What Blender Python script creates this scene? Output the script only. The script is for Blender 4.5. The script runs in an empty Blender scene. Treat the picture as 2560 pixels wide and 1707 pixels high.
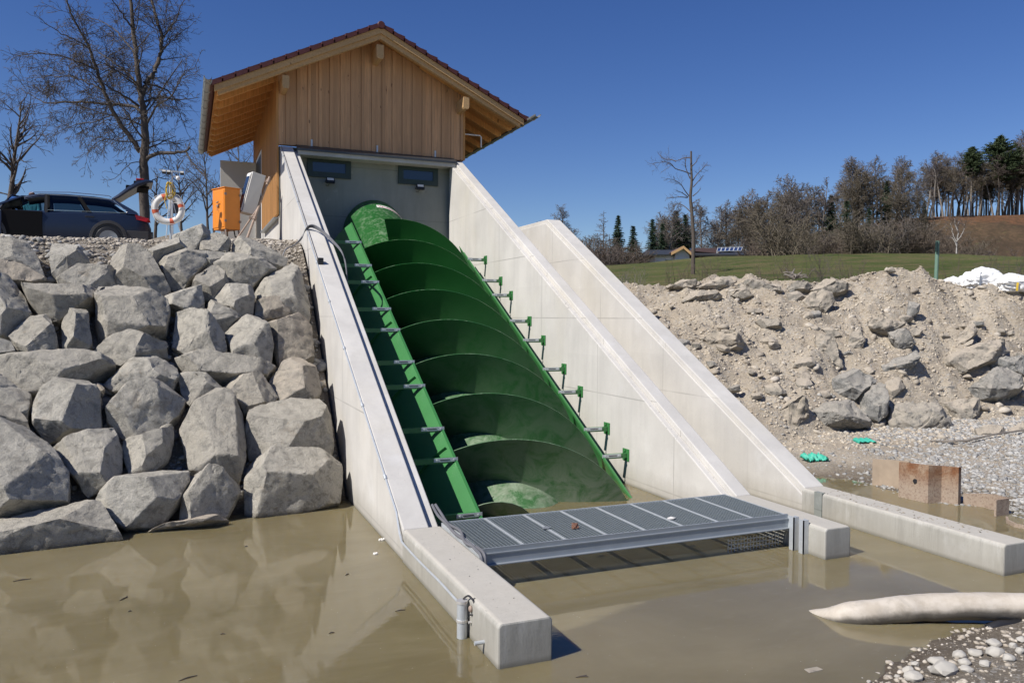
import bpy, bmesh, math, random
import numpy as np
from mathutils import Vector, Matrix
R=math.radians
# ------------------------------------------------------------------ camera, world, sun
sc=bpy.context.scene
CAM=np.array([-2.767,-8.623,2.764]); YAW,PIT,ROL,FPX=.395,-.030,.006,1956.6
_F=np.array([math.sin(YAW)*math.cos(PIT),math.cos(YAW)*math.cos(PIT),math.sin(PIT)])
_R0=np.array([math.cos(YAW),-math.sin(YAW),0.]); _U0=np.cross(_R0,_F)
_RT=_R0*math.cos(ROL)+_U0*math.sin(ROL); _UP=-_R0*math.sin(ROL)+_U0*math.cos(ROL)
cd=bpy.data.cameras.new('camera'); co=bpy.data.objects.new('camera',cd); sc.collection.objects.link(co)
cd.sensor_width=36; cd.lens=FPX/2560*36; cd.clip_start=.05; cd.clip_end=3000
co.matrix_world=Matrix(((_RT[0],_UP[0],-_F[0],CAM[0]),(_RT[1],_UP[1],-_F[1],CAM[1]),(_RT[2],_UP[2],-_F[2],CAM[2]),(0,0,0,1)))
sc.camera=co
SUN_EL,SUN_AZ=45.8,12.5       # sun stands to the left (-x), a little in front (-y)
W=bpy.data.worlds.new('World'); sc.world=W; W.use_nodes=True
nt=W.node_tree; nt.nodes.clear()
sk=nt.nodes.new('ShaderNodeTexSky'); sk.sky_type='NISHITA'; sk.sun_disc=False
sk.sun_elevation=R(SUN_EL); sk.sun_rotation=R(270-SUN_AZ); sk.altitude=300; sk.air_density=1.0; sk.dust_density=.05; sk.ozone_density=3.5
bg=nt.nodes.new('ShaderNodeBackground'); bg.inputs[1].default_value=.066
wo=nt.nodes.new('ShaderNodeOutputWorld'); hs_=nt.nodes.new('ShaderNodeHueSaturation'); hs_.inputs['Saturation'].default_value=1.25; hs_.inputs['Hue'].default_value=.518; nt.links.new(sk.outputs[0],hs_.inputs['Color']); nt.links.new(hs_.outputs[0],bg.inputs[0]); nt.links.new(bg.outputs[0],wo.inputs[0])
sl=bpy.data.lights.new('sun','SUN'); sl.energy=4.1; sl.angle=R(.5); sl.color=(1,.955,.89)
so=bpy.data.objects.new('sun',sl); sc.collection.objects.link(so)
sv=Vector((-math.cos(R(SUN_EL))*math.cos(R(SUN_AZ)),-math.cos(R(SUN_EL))*math.sin(R(SUN_AZ)),math.sin(R(SUN_EL))))
so.rotation_euler=sv.to_track_quat('Z','Y').to_euler(); so.location=(-20,-5,25)
sc.view_settings.view_transform='Standard'; sc.view_settings.look='None'; sc.view_settings.exposure=.5; sc.view_settings.gamma=1
sc.render.engine='CYCLES'
# ------------------------------------------------------------------ helpers
C=sc.collection
rnd=random.Random(7)
def ray(u,v,x=None,y=None,z=None,d=None):
    """point of the real place seen at source pixel u,v, at a known x, y, z or depth d"""
    D=_F*FPX+_RT*(u-1280)-_UP*(v-853.5)
    if x is not None: t=(x-CAM[0])/D[0]
    elif y is not None: t=(y-CAM[1])/D[1]
    elif z is not None: t=(z-CAM[2])/D[2]
    else: t=d/FPX
    return CAM+D*t
def tag(o,label=None,cat=None,group=None,kind=None):
    if label: o['label']=label
    if cat: o['category']=cat
    if group: o['group']=group
    if kind: o['kind']=kind
    return o
def thing(name,label,cat,loc=(0,0,0),rot=(0,0,0),group=None):
    o=bpy.data.objects.new(name,None); C.objects.link(o); o.location=loc; o.rotation_euler=rot; o.empty_display_size=.2
    bpy.context.view_layer.update()
    return tag(o,label,cat,group)
def wmat(o):
    m=Matrix.LocRotScale(o.location,o.rotation_euler,o.scale)
    return wmat(o.parent)@m if o.parent else m
def _h(ix,iy,iz,s):
    n=(ix*374761393+iy*668265263+iz*2147483647+s*974634777)&0xffffffff
    n=(n^(n>>13))*1274126177&0xffffffff
    n=(n^(n>>16))*2246822519&0xffffffff
    return ((n^(n>>15))&0xffffff)/float(0xffffff)
def noise(p,s=0):
    p=np.asarray(p,float); i=np.floor(p).astype(np.int64); f=p-i; f=f*f*(3-2*f)
    r=0
    for a in (0,1):
        for b in (0,1):
            for c in (0,1):
                w=(f[...,0] if a else 1-f[...,0])*(f[...,1] if b else 1-f[...,1])*(f[...,2] if c else 1-f[...,2])
                r=r+w*_h(i[...,0]+a,i[...,1]+b,i[...,2]+c,s)
    return r*2-1
def fbm(p,o=4,s=0,g=.5):
    p=np.asarray(p,float); r=0;a=1
    for k in range(o): r=r+a*noise(p*2**k,s+k*17); a*=g
    return r
def n2(x,y,f,o=3,s=0): return fbm(np.stack([x*f,y*f,0*x+.37],-1),o,s)
class MB:
    def __init__(s): s.v=[];s.f=[];s.m=[];s.cm=0
    def add(s,v,f):
        n=len(s.v); s.v.extend([tuple(map(float,q)) for q in v]); s.f.extend([tuple(i+n for i in q) for q in f]); s.m.extend([s.cm]*len(f)); return s
    def box(s,x0,x1,y0,y1,z0,z1,T=None):
        v=[(x,y,z) for z in (z0,z1) for y in (y0,y1) for x in (x0,x1)]
        if T is not None: v=[T@Vector(q) for q in v]
        return s.add(v,[(0,2,3,1),(4,5,7,6),(0,1,5,4),(2,6,7,3),(0,4,6,2),(1,3,7,5)])
    def bar(s,a,b,w,h,up=(0,0,1)):
        a=Vector(a);b=Vector(b);d=(b-a).normalized();u=Vector(up);sd=d.cross(u)
        if sd.length<1e-4: sd=d.cross(Vector((1,0,0)))
        sd.normalize();u=sd.cross(d)
        v=[p+sd*i*w/2+u*j*h/2 for p in (a,b) for i,j in ((-1,-1),(1,-1),(1,1),(-1,1))]
        return s.add(v,[(3,2,1,0),(4,5,6,7),(0,1,5,4),(1,2,6,5),(2,3,7,6),(3,0,4,7)])
    def prism(s,poly,off):
        n=len(poly);a=[Vector(p) for p in poly];b=[p+Vector(off) for p in a]
        return s.add(a+b,[tuple(range(n-1,-1,-1)),tuple(range(n,2*n))]+[(i,(i+1)%n,n+(i+1)%n,n+i) for i in range(n)])
    def tube(s,pts,r,n=8,cap=True):
        P=np.asarray([list(p) for p in pts],float); k=len(P); r=np.broadcast_to(np.asarray(r,float),(k,))
        T=np.gradient(P,axis=0); T/=np.linalg.norm(T,axis=1)[:,None]+1e-12
        ref=np.array([0,0,1.]) if abs(T[0][2])<.9 else np.array([1.,0,0])
        a=np.linspace(0,2*np.pi,n,endpoint=False); V=[]
        A=np.cross(T[0],ref);A/=np.linalg.norm(A)
        for i in range(k):
            A=A-T[i]*(A@T[i]);A/=np.linalg.norm(A)+1e-12;B=np.cross(T[i],A)
            V.append(P[i]+r[i]*(np.cos(a)[:,None]*A+np.sin(a)[:,None]*B))
        F=[(i*n+j,i*n+(j+1)%n,(i+1)*n+(j+1)%n,(i+1)*n+j) for i in range(k-1) for j in range(n)]
        if cap: F+=[tuple(range(n-1,-1,-1)),tuple((k-1)*n+j for j in range(n))]
        return s.add(np.concatenate(V),F)
    def grid(s,A,wrap=False):
        a,b=A.shape[:2]
        F=[(i*b+j,i*b+j+1,(i+1)*b+j+1,(i+1)*b+j) for i in range(a-1) for j in range(b-1)]
        return s.add(A.reshape(-1,3),F)
    def lathe(s,prof,n=24,T=None):
        V=[];k=len(prof)
        for r_,z in prof:
            for j in range(n):
                q=Vector((r_*math.cos(2*math.pi*j/n),r_*math.sin(2*math.pi*j/n),z)); V.append(T@q if T is not None else q)
        F=[(i*n+j,i*n+(j+1)%n,(i+1)*n+(j+1)%n,(i+1)*n+j) for i in range(k-1) for j in range(n)]
        F+=[tuple(range(n-1,-1,-1)),tuple((k-1)*n+j for j in range(n))]
        return s.add(V,F)
    def ball(s,c,r,n=10,T=None):
        P=[(max(1e-4,math.sin(math.pi*i/n)),-math.cos(math.pi*i/n)) for i in range(n+1)]
        rr=r if hasattr(r,'__len__') else (r,r,r)
        M=Matrix.Translation(c)@(T or Matrix())@Matrix.Diagonal((*rr,1))
        return s.lathe(P,n+2,M)
    def obj(s,name,mat,parent=None,local=False,smooth=False,bevel=0,origin=None,fix=True):
        me=bpy.data.meshes.new(name); v=s.v
        if parent is not None and not local:
            I=wmat(parent).inverted(); v=[I@Vector(q) for q in v]
        o=bpy.data.objects.new(name,me); C.objects.link(o)
        if parent is None and not local:
            A=np.array(v); 
            oc=np.array(origin) if origin is not None else np.array([(A[:,0].min()+A[:,0].max())/2,(A[:,1].min()+A[:,1].max())/2,A[:,2].min()])
            v=A-oc; o.location=oc
        me.from_pydata([tuple(map(float,q)) for q in v],[],s.f)
        for mm in (mat if isinstance(mat,(list,tuple)) else [mat]): me.materials.append(mm)
        if any(s.m): me.polygons.foreach_set('material_index',s.m)
        if fix:
            bm=bmesh.new();bm.from_mesh(me);bmesh.ops.recalc_face_normals(bm,faces=bm.faces);bm.to_mesh(me);bm.free()
        if smooth: me.polygons.foreach_set('use_smooth',[True]*len(me.polygons)); 
        if smooth=='auto': me.set_sharp_from_angle(angle=R(35))
        if parent: o.parent=parent
        if bevel:
            b=o.modifiers.new('bevel','BEVEL'); b.width=bevel; b.segments=2; b.limit_method='ANGLE'; b.angle_limit=R(30)
        me.update()
        return o
def fastmesh(name,V,F,mat,smooth=False):
    """V (n,3), F (m,k) arrays"""
    me=bpy.data.meshes.new(name); V=np.asarray(V,np.float32);F=np.asarray(F,np.int32);k=F.shape[1]
    me.vertices.add(len(V)); me.vertices.foreach_set('co',V.ravel())
    me.loops.add(F.size); me.loops.foreach_set('vertex_index',F.ravel())
    me.polygons.add(len(F)); me.polygons.foreach_set('loop_start',np.arange(0,F.size,k,dtype=np.int32))
    me.polygons.foreach_set('use_smooth',np.full(len(F),bool(smooth)))
    me.materials.append(mat); me.update(calc_edges=True); me.validate(); return me
def dup(root,loc,rotz=None,scale=None,label=None,group=None):
    r=root.copy(); C.objects.link(r); r.location=loc
    if rotz is not None: r.rotation_euler=(0,0,rotz)
    if scale is not None: r.scale=scale if hasattr(scale,'__len__') else (scale,)*3
    if label: r['label']=label
    if group: r['group']=group
    for ch in list(root.children):
        c=ch.copy(); C.objects.link(c); c.parent=r
        for g in ch.children:
            d=g.copy(); C.objects.link(d); d.parent=c
    return r
# ------------------------------------------------------------------ materials
class NT:
    def __init__(s,name):
        s.m=bpy.data.materials.new(name); s.m.use_nodes=True; s.t=s.m.node_tree; s.b=s.t.nodes['Principled BSDF']; s.out=s.t.nodes['Material Output']
        s.tc=s.n('ShaderNodeTexCoord'); s.geo=None
    def n(s,t,**k):
        q=s.t.nodes.new(t)
        for a,b in k.items(): setattr(q,a,b)
        return q
    def L(s,a,b): s.t.links.new(a,b); return s
    def co(s,sc=(1,1,1),world=False):
        mp=s.n('ShaderNodeMapping'); mp.inputs['Scale'].default_value=sc
        if world:
            g=s.n('ShaderNodeNewGeometry'); s.L(g.outputs['Position'],mp.inputs[0])
        else: s.L(s.tc.outputs['Object'],mp.inputs[0])
        return mp.outputs[0]
    def noise(s,scale,det=5,rough=.55,vec=None,sc=(1,1,1),world=False,dist=0):
        q=s.n('ShaderNodeTexNoise'); q.inputs['Scale'].default_value=scale;q.inputs['Detail'].default_value=det;q.inputs['Roughness'].default_value=rough;q.inputs['Distortion'].default_value=dist
        s.L(vec or s.co(sc,world),q.inputs['Vector']); return q.outputs['Fac']
    def vor(s,scale,feat='F1',vec=None,sc=(1,1,1),out='Distance',world=False):
        q=s.n('ShaderNodeTexVoronoi',feature=feat); q.inputs['Scale'].default_value=scale; s.L(vec or s.co(sc,world),q.inputs['Vector']); return q.outputs[out]
    def ramp(s,f,stops,interp='LINEAR'):
        q=s.n('ShaderNodeValToRGB'); e=q.color_ramp; e.interpolation=interp
        while len(e.elements)<len(stops): e.elements.new(.5)
        for el,(p,c) in zip(e.elements,stops):
            el.position=p; el.color=(*c,1) if hasattr(c,'__len__') else (c,c,c,1)
        s.L(f,q.inputs[0]); return q.outputs[0]
    def mix(s,f,a,b,mode='MIX'):
        q=s.n('ShaderNodeMix',data_type='RGBA',blend_type=mode)
        for val,i in ((f,0),(a,6),(b,7)):
            if isinstance(val,(int,float)): q.inputs[i].default_value=val if i==0 else (val,val,val,1)
            elif isinstance(val,tuple): q.inputs[i].default_value=(*val,1)
            else: s.L(val,q.inputs[i])
        return q.outputs[2]
    def math(s,op,a,b=None,c=None):
        q=s.n('ShaderNodeMath',operation=op)
        for i,val in enumerate((a,b,c)):
            if val is None: continue
            if isinstance(val,(int,float)): q.inputs[i].default_value=val
            else: s.L(val,q.inputs[i])
        return q.outputs[0]
    def xyz(s,vec): q=s.n('ShaderNodeSeparateXYZ'); s.L(vec,q.inputs[0]); return q.outputs
    def normal(s):
        g=s.n('ShaderNodeNewGeometry'); return s.xyz(g.outputs['Normal'])
    def rand(s): return s.n('ShaderNodeObjectInfo').outputs['Random']
    def bump(s,h,st=.3,dist=.02,prev=None):
        q=s.n('ShaderNodeBump'); q.inputs['Strength'].default_value=st;q.inputs['Distance'].default_value=dist; s.L(h,q.inputs['Height'])
        if prev: s.L(prev,q.inputs['Normal'])
        return q.outputs[0]
    def fin(s,col=None,rough=.8,metal=0,nor=None,spec=None):
        if col is not None:
            if isinstance(col,tuple): s.b.inputs['Base Color'].default_value=(*col,1)
            else: s.L(col,s.b.inputs['Base Color'])
        if isinstance(rough,(int,float)): s.b.inputs['Roughness'].default_value=rough
        else: s.L(rough,s.b.inputs['Roughness'])
        s.b.inputs['Metallic'].default_value=metal
        if spec is not None: s.b.inputs['Specular IOR Level'].default_value=spec
        if nor is not None: s.L(nor,s.b.inputs['Normal'])
        return s.m
def simple(name,c,rough=.6,metal=0,var=.15,scale=8,bump=.1,spec=None):
    t=NT(name); n=t.noise(scale,6,.6); col=t.mix(n,tuple(x*(1-var) for x in c),tuple(min(1,x*(1+var)) for x in c))
    return t.fin(col,rough,metal,t.bump(n,bump,.01) if bump else None,spec)
def m_concrete(name,base=(.60,.575,.53),streak=.4,joints=True,wet=True):
    t=NT(name); wp=t.co((1,1,1),True); X=t.xyz(wp)
    big=t.noise(.9,5,.6,wp); col=t.mix(t.ramp(big,[(.35,0),(.68,1)]),tuple(c*.86 for c in base),tuple(min(1,c*1.06) for c in base))
    st=t.noise(3.2,6,.65,world=True,sc=(1.2,1.2,.13)); col=t.mix(t.math('MULTIPLY',t.ramp(st,[(.48,0),(.75,1)]),streak),col,tuple(c*.66 for c in base))
    lt=t.noise(1.6,5,.6,world=True,sc=(1,1,.7)); col=t.mix(t.math('MULTIPLY',t.ramp(lt,[(.6,0),(.78,1)]),.55),col,(.70,.69,.67))
    ye=t.noise(.55,4,.6,world=True,sc=(1,1,.5)); col=t.mix(t.math('MULTIPLY',t.ramp(ye,[(.55,0),(.75,1)]),.35),col,(base[0]*.98,base[1]*.92,base[2]*.74))
    if not joints and wet:
        sm_=t.ramp(t.noise(1.1,4,.6,wp),[(.38,.15),(.62,1)]); s2=t.noise(9,7,.78,world=True,sc=(1.3,1.3,.13),dist=.35); col=t.mix(t.math('MULTIPLY',t.ramp(s2,[(.40,.75),(.5,0)]),t.math('MULTIPLY',sm_,.75)),col,(.22,.215,.19)); col=t.mix(t.math('MULTIPLY',t.ramp(s2,[(.54,0),(.64,1)]),t.math('MULTIPLY',sm_,.6)),col,(.62,.61,.58))
        nz=t.ramp(t.normal()[2],[(.6,0),(.9,1)]); col=t.mix(t.math('MULTIPLY',nz,t.ramp(t.noise(2.5,6,.65,wp),[(.3,.95),(.7,.6)])),col,(.50,.465,.40))
    if joints:
        # formwork joints: upright every 2.4 m, level every 1.25 m, staggered
        gy=t.math('ABSOLUTE',t.math('SUBTRACT',t.math('FRACT',t.math('DIVIDE',t.math('ADD',X[1],20.3),2.4)),.5)); 
        gz=t.math('ABSOLUTE',t.math('SUBTRACT',t.math('FRACT',t.math('DIVIDE',t.math('ADD',X[2],5.21),1.33)),.5))
        j=t.math('MULTIPLY',t.math('MAXIMUM',t.math('GREATER_THAN',gy,.4958),t.math('GREATER_THAN',gz,.4925)),t.math('LESS_THAN',t.normal()[2],.4))
        pn=t.math('FLOOR',t.math('DIVIDE',t.math('ADD',X[1],21.5),2.4)); pz=t.math('FLOOR',t.math('DIVIDE',t.math('ADD',X[2],5.875),1.33))
        cx=t.n('ShaderNodeCombineXYZ'); t.L(pn,cx.inputs[0]); t.L(pz,cx.inputs[1]); wn=t.n('ShaderNodeTexWhiteNoise'); t.L(cx.outputs[0],wn.inputs[0])
        col=t.mix(t.math('MULTIPLY',wn.outputs[0],.22),col,tuple(c*.72 for c in base))
        fade=t.ramp(t.noise(.8,2,.5,wp),[(.35,.15),(.6,.9)])
        col=t.mix(t.math('MULTIPLY',j,t.math('MULTIPLY',fade,.8)),col,tuple(c*.5 for c in base))
    if wet:
        zz=t.math('ADD',X[2],t.math('MULTIPLY',t.math('SUBTRACT',t.noise(5,5,.7,world=True,sc=(1,1,.25)),.5),.35))
        col=t.mix(t.math('MULTIPLY',t.ramp(zz,[(.02,1),(.36,0)]),.62),col,(.27,.25,.205))
        col=t.mix(t.ramp(X[2],[(.0,.8),(.05,0)]),col,(.12,.11,.08))
    pores=t.vor(38,'F1',t.co((1,1,1),True)); pm=t.math('MULTIPLY',t.math('LESS_THAN',pores,.13),t.math('GREATER_THAN',t.noise(3,3,.6,wp),.52)); col=t.mix(t.math('MULTIPLY',pm,.6),col,(.2,.19,.17))
    fine=t.noise(45,5,.7,wp); col=t.mix(t.math('MULTIPLY',fine,.28),col,tuple(c*.72 for c in base))
    h=t.math('SUBTRACT',t.math('ADD',t.math('MULTIPLY',fine,.4),t.noise(9,4,.6,wp)),pm)
    return t.fin(col,.85,0,t.bump(h,.22,.012),.3)
def m_rock(name,cols,dust=0,dustc=(.5,.44,.36),brown=.35,wetline=False):
    t=NT(name); a,b,c=cols; rd=t.rand()
    off=t.n('ShaderNodeVectorMath',operation='ADD'); t.L(t.tc.outputs['Object'],off.inputs[0]); cb=t.n('ShaderNodeCombineXYZ')
    for i in range(3): t.L(t.math('MULTIPLY',rd,37.+11*i),cb.inputs[i])
    t.L(cb.outputs[0],off.inputs[1]); v=off.outputs[0]
    big=t.noise(1.8,6,.65,v); col=t.mix(t.ramp(big,[(.35,0),(.62,1)]),a,b)
    col=t.mix(t.math('MULTIPLY',t.ramp(rd,[(0,0),(1,1)]),.5),col,c)
    r2=t.math('FRACT',t.math('MULTIPLY',rd,7.31)); col=t.mix(t.ramp(r2,[(.0,.95),(.22,.5),(.5,0)]),col,t.mix(1.0,col,(.80,.79,.78),'MULTIPLY')); r3=t.math('FRACT',t.math('MULTIPLY',rd,13.7)); col=t.mix(t.ramp(r3,[(.0,.45),(.2,0)]),col,(.47,.40,.30))
    md=t.noise(7,7,.72,v,dist=.4); col=t.mix(t.ramp(md,[(.38,.8),(.52,0)]),col,tuple(x*.5 for x in a))  # crevice shade put into the colour where the bump sinks
    col=t.mix(t.math('MULTIPLY',t.ramp(t.noise(3.3,6,.7,v,dist=1.2),[(.58,0),(.7,1)]),brown),col,(.27,.20,.13))
    col=t.mix(t.math('MULTIPLY',t.ramp(t.noise(5,5,.6,v,dist=2),[(.62,0),(.7,1)]),.35),col,(.52,.51,.48))
    fine=t.noise(60,6,.8,v); col=t.mix(t.ramp(fine,[(.35,.5),(.6,0)]),col,tuple(x*.45 for x in a)); col=t.mix(t.ramp(fine,[(.56,0),(.72,.5)]),col,(.6,.58,.53))
    if dust:
        nz=t.normal()[2]; dm=t.math('MULTIPLY',t.ramp(t.math('ADD',nz,t.math('MULTIPLY',t.math('SUBTRACT',md,.5),1.6)),[(.05,0),(.75,1)]),dust); col=t.mix(dm,col,dustc)
    if wetline:
        z=t.xyz(t.co((1,1,1),True))[2]; col=t.mix(t.ramp(t.math('ADD',z,t.math('MULTIPLY',md,.1)),[(.06,.75),(.13,0)]),col,(.09,.08,.06))
    h=t.math('ADD',t.math('MULTIPLY',md,1.0),t.math('MULTIPLY',fine,.25)); n1=t.bump(h,.8,.07); n2_=t.bump(t.noise(24,6,.8,v,dist=.5),.6,.03,n1)
    return t.fin(col,.9,0,n2_,.25)
def m_wood(name,c,axis,pw,dark=.55,off=0):
    """boards running up z (or along y); pw board pitch across `axis` (0 x, 1 y)"""
    t=NT(name); wp=t.co((1,1,1),True); X=t.xyz(wp); a=X[axis]
    idx=t.math('FLOOR',t.math('DIVIDE',t.math('ADD',a,50+off),pw)); wn=t.n('ShaderNodeTexWhiteNoise',noise_dimensions='1D'); t.L(idx,wn.inputs['W'])
    col=t.mix(wn.outputs[0],tuple(x*dark for x in c),c)
    g=t.noise(3,5,.6,world=True,sc=(9,9,.5) if axis<2 else (9,.5,9),dist=.6); col=t.mix(t.ramp(g,[(.4,.6),(.62,0)]),col,tuple(x*.62 for x in c))
    k=t.noise(2.2,3,.5,world=True,sc=(5,5,1.6)); col=t.mix(t.ramp(k,[(.71,0),(.75,.8)]),col,(.1,.05,.025))
    return t.fin(col,.6,0,t.bump(g,.2,.01),.3)
M={}
M['wall']=m_concrete('wall_concrete')
M['wall_top']=m_concrete('trowelled_concrete',(.52,.50,.455),.25,False,False)
M['low']=m_concrete('low_wall_concrete',(.43,.415,.37),.75,False,True)
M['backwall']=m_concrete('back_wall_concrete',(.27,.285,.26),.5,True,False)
M['green']=simple('green_paint',(.045,.185,.055),.34,0,.16,3,.05,.5)  # trough green lightened, its sheen put into the paint colour
def m_screw():
    t=NT('green_screw_paint'); wp=t.co((1,1,1),True); z=t.xyz(wp)[2]; col=t.mix(t.noise(2.2,5,.6,wp),(.013,.088,.017),(.022,.12,.027))
    d=t.noise(2.6,7,.7,wp,dist=1); zz=t.math('MULTIPLY',t.math('ADD',z,t.math('MULTIPLY',t.math('SUBTRACT',d,.5),2.2)),.28); dm=t.ramp(zz,[(.1,.85),(.28,.45),(.75,.12),(1.0,.0)]); dm=t.math('MULTIPLY',dm,t.ramp(d,[(.38,.15),(.58,.9)]))
    col=t.mix(dm,col,(.20,.235,.165)); up=t.math('MULTIPLY',t.ramp(t.normal()[2],[(.35,0),(.9,.5)]),t.ramp(t.noise(5,6,.75,wp,dist=1),[(.48,0),(.66,1)])); col=t.mix(up,col,(.34,.42,.30)); return t.fin(col,t.math('ADD',.3,t.math('MULTIPLY',dm,.45)),0,t.bump(d,.08,.01),.5)
M['screw']=m_screw()
M['bars']=simple('dark_grating_bars',(.25,.285,.30),.5,.5,.18,14,.05)  # darker grey than the panel rims
M['beam']=simple('shade_darkened_galvanised',(.34,.37,.40),.45,.4,.15,5,.05)  # darker copy of the galvanised steel, the beam's shade put into its colour
M['galv']=simple('galvanised_steel',(.56,.59,.61),.45,.45,.18,14,.05)
M['plate']=simple('bare_steel_plate',(.62,.60,.57),.45,.5,.1,12,.05)
M['dark']=simple('black_plastic',(.02,.02,.022),.45,0,.2,8,.03)
M['cable']=simple('grey_cable',(.14,.14,.15),.5,0,.2,9,.03)
M['white']=simple('white_plastic',(.74,.73,.70),.5,0,.05,6,.03)
M['gablewood']=m_wood('gable_larch_boards',(.68,.40,.21),0,.14,.72)
M['sidewood']=m_wood('side_larch_battens',(.66,.34,.12),1,.14,.75)
M['darkwood']=simple('shaded_back_boards',(.20,.09,.035),.8,0,.2,6,.1)  # shade of the gaps between battens put into a darker board colour
M['beamwood']=m_wood('spruce_beam',(.66,.42,.20),2,.6,.8)
M['eavewood']=m_wood('eave_boards',(.70,.36,.12),1,.13,.93)
M['tile']=simple('dark_red_roof_tile',(.085,.022,.018),.5,0,.3,6,.15)
M['zinc']=simple('zinc_gutter',(.36,.38,.38),.4,.6,.15,5,.05)
M['slate']=simple('grey_metal_flashing',(.075,.08,.085),.4,.5,.15,5,.05)
M['frame']=simple('dark_green_window_frame',(.012,.03,.026),.4,0,.1,4,.02)
M['blackmatt']=simple('matt_black_trim_and_shade',(.012,.012,.013),.9,0,.1,4,0,.1)  # black trim, also the painted shade inside the car's door opening
def m_glass():
    t=NT('window_pane'); return t.fin((.02,.035,.07),.03,0,None,.8)
M['glass']=m_glass()
M['orange']=simple('orange_enamel',(.72,.235,.02),.45,0,.1,5,.05)
M['grey']=simple('grey_cabinet_paint',(.55,.53,.49),.45,0,.04,4,.02)
M['pole']=simple('rusty_scaffold_tube',(.33,.25,.2),.7,.3,.35,12,.2)
M['rockg']=m_rock('granite_block',((.42,.40,.35),(.60,.57,.50),(.55,.50,.41)),.3,(.48,.435,.35),.45,True)
M['rockt']=m_rock('dusty_rubble',((.33,.31,.27),(.44,.40,.335),(.47,.41,.33)),.75,(.50,.43,.34),.3)
M['rockb']=m_rock('grey_slate_block',((.29,.29,.275),(.40,.395,.375),(.36,.33,.28)),.35,(.50,.44,.355),.15)
M['cobble']=simple('pale_cobble',(.43,.405,.355),.85,0,.22,9,.3)
M['cobble_old']=m_rock('grey_cobble',((.52,.50,.45),(.64,.61,.55),(.45,.44,.41)),0,brown=.2)
def m_soil(name,c1,c2,peb=True,wet=True):
    t=NT(name); wp=t.co((1,1,1),True)
    col=t.mix(t.ramp(t.noise(.7,6,.65,wp),[(.36,0),(.64,1)]),c1,c2)
    f=t.noise(18,8,.75,wp); col=t.mix(t.ramp(f,[(.34,.55),(.52,0)]),col,tuple(x*.55 for x in c1)); col=t.mix(t.ramp(f,[(.56,0),(.7,.5)]),col,(.56,.52,.45))
    h=t.math('ADD',f,t.noise(60,5,.8,wp))
    if peb:
        for s_,th in ((14,.33),(30,.36)):
            q=t.n('ShaderNodeTexVoronoi'); q.inputs['Scale'].default_value=s_; t.L(wp,q.inputs['Vector'])
            mk=t.math('MULTIPLY',t.math('LESS_THAN',q.outputs['Distance'],th),t.math('GREATER_THAN',t.noise(s_*.13,4,.6,wp),.5))
            rc=t.xyz(q.outputs['Color'])[0]; col=t.mix(t.math('MULTIPLY',mk,.7),col,t.mix(rc,(.30,.28,.25),(.55,.52,.47)))
            h=t.math('ADD',h,t.math('MULTIPLY',mk,t.math('SUBTRACT',.5,q.outputs['Distance'])))
    if wet:
        z=t.xyz(wp)[2]; col=t.mix(t.ramp(t.math('ADD',z,t.math('MULTIPLY',t.noise(2,4,.6,wp),.12)),[(.06,.8),(.22,0)]),col,(.105,.08,.055))
    return t.fin(col,.95,0,t.bump(t.noise(5,7,.75,wp),.7,.10,t.bump(h,.7,.035)),.2)
M['debris']=m_soil('dry_rubble_soil',(.39,.328,.25),(.52,.452,.355))
M['soil']=m_soil('gravelly_soil',(.21,.18,.14),(.34,.295,.235))
M['gravel']=m_soil('grey_gravel',(.33,.315,.285),(.44,.42,.38))
def m_land():
    t=NT('land'); wp=t.co((1,1,1),True)
    n=t.noise(.12,6,.6,wp); g=t.mix(t.ramp(n,[(.38,0),(.62,1)]),(.055,.085,.018),(.13,.145,.045))
    g=t.mix(t.ramp(t.noise(.4,7,.7,world=True,sc=(1,2.4,1)),[(.44,0),(.6,.8)]),g,(.19,.15,.075))
    g=t.mix(t.ramp(t.noise(6,6,.8,wp),[(.4,.45),(.55,0)]),g,(.05,.075,.015))
    return t.fin(g,.95,0,t.bump(t.noise(4,7,.8,wp),.8,.3),.15)
M['grass']=m_land()
def m_hill():
    t=NT('leaf_litter'); wp=t.co((1,1,1),True)
    g=t.mix(t.ramp(t.noise(.08,6,.6,wp),[(.4,0),(.6,1)]),(.085,.058,.038),(.13,.085,.05)); z=t.xyz(wp)[2]
    g=t.mix(t.ramp(t.math('ADD',t.math('MULTIPLY',z,.05),t.math('MULTIPLY',t.noise(.15,5,.6,wp),.2)),[(.97,0),(1.05,.5)]),g,(.24,.105,.05))
    g=t.mix(t.ramp(t.noise(1.3,7,.75,wp),[(.42,.6),(.58,0)]),g,(.045,.036,.022)); g=t.mix(t.ramp(t.noise(.5,5,.6,world=True,sc=(1,3,1)),[(.6,0),(.7,.5)]),g,(.13,.12,.05))
    return t.fin(g,.95,0,t.bump(t.noise(2,6,.8,wp),.8,.3),.15)
M['hill']=m_hill()
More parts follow.
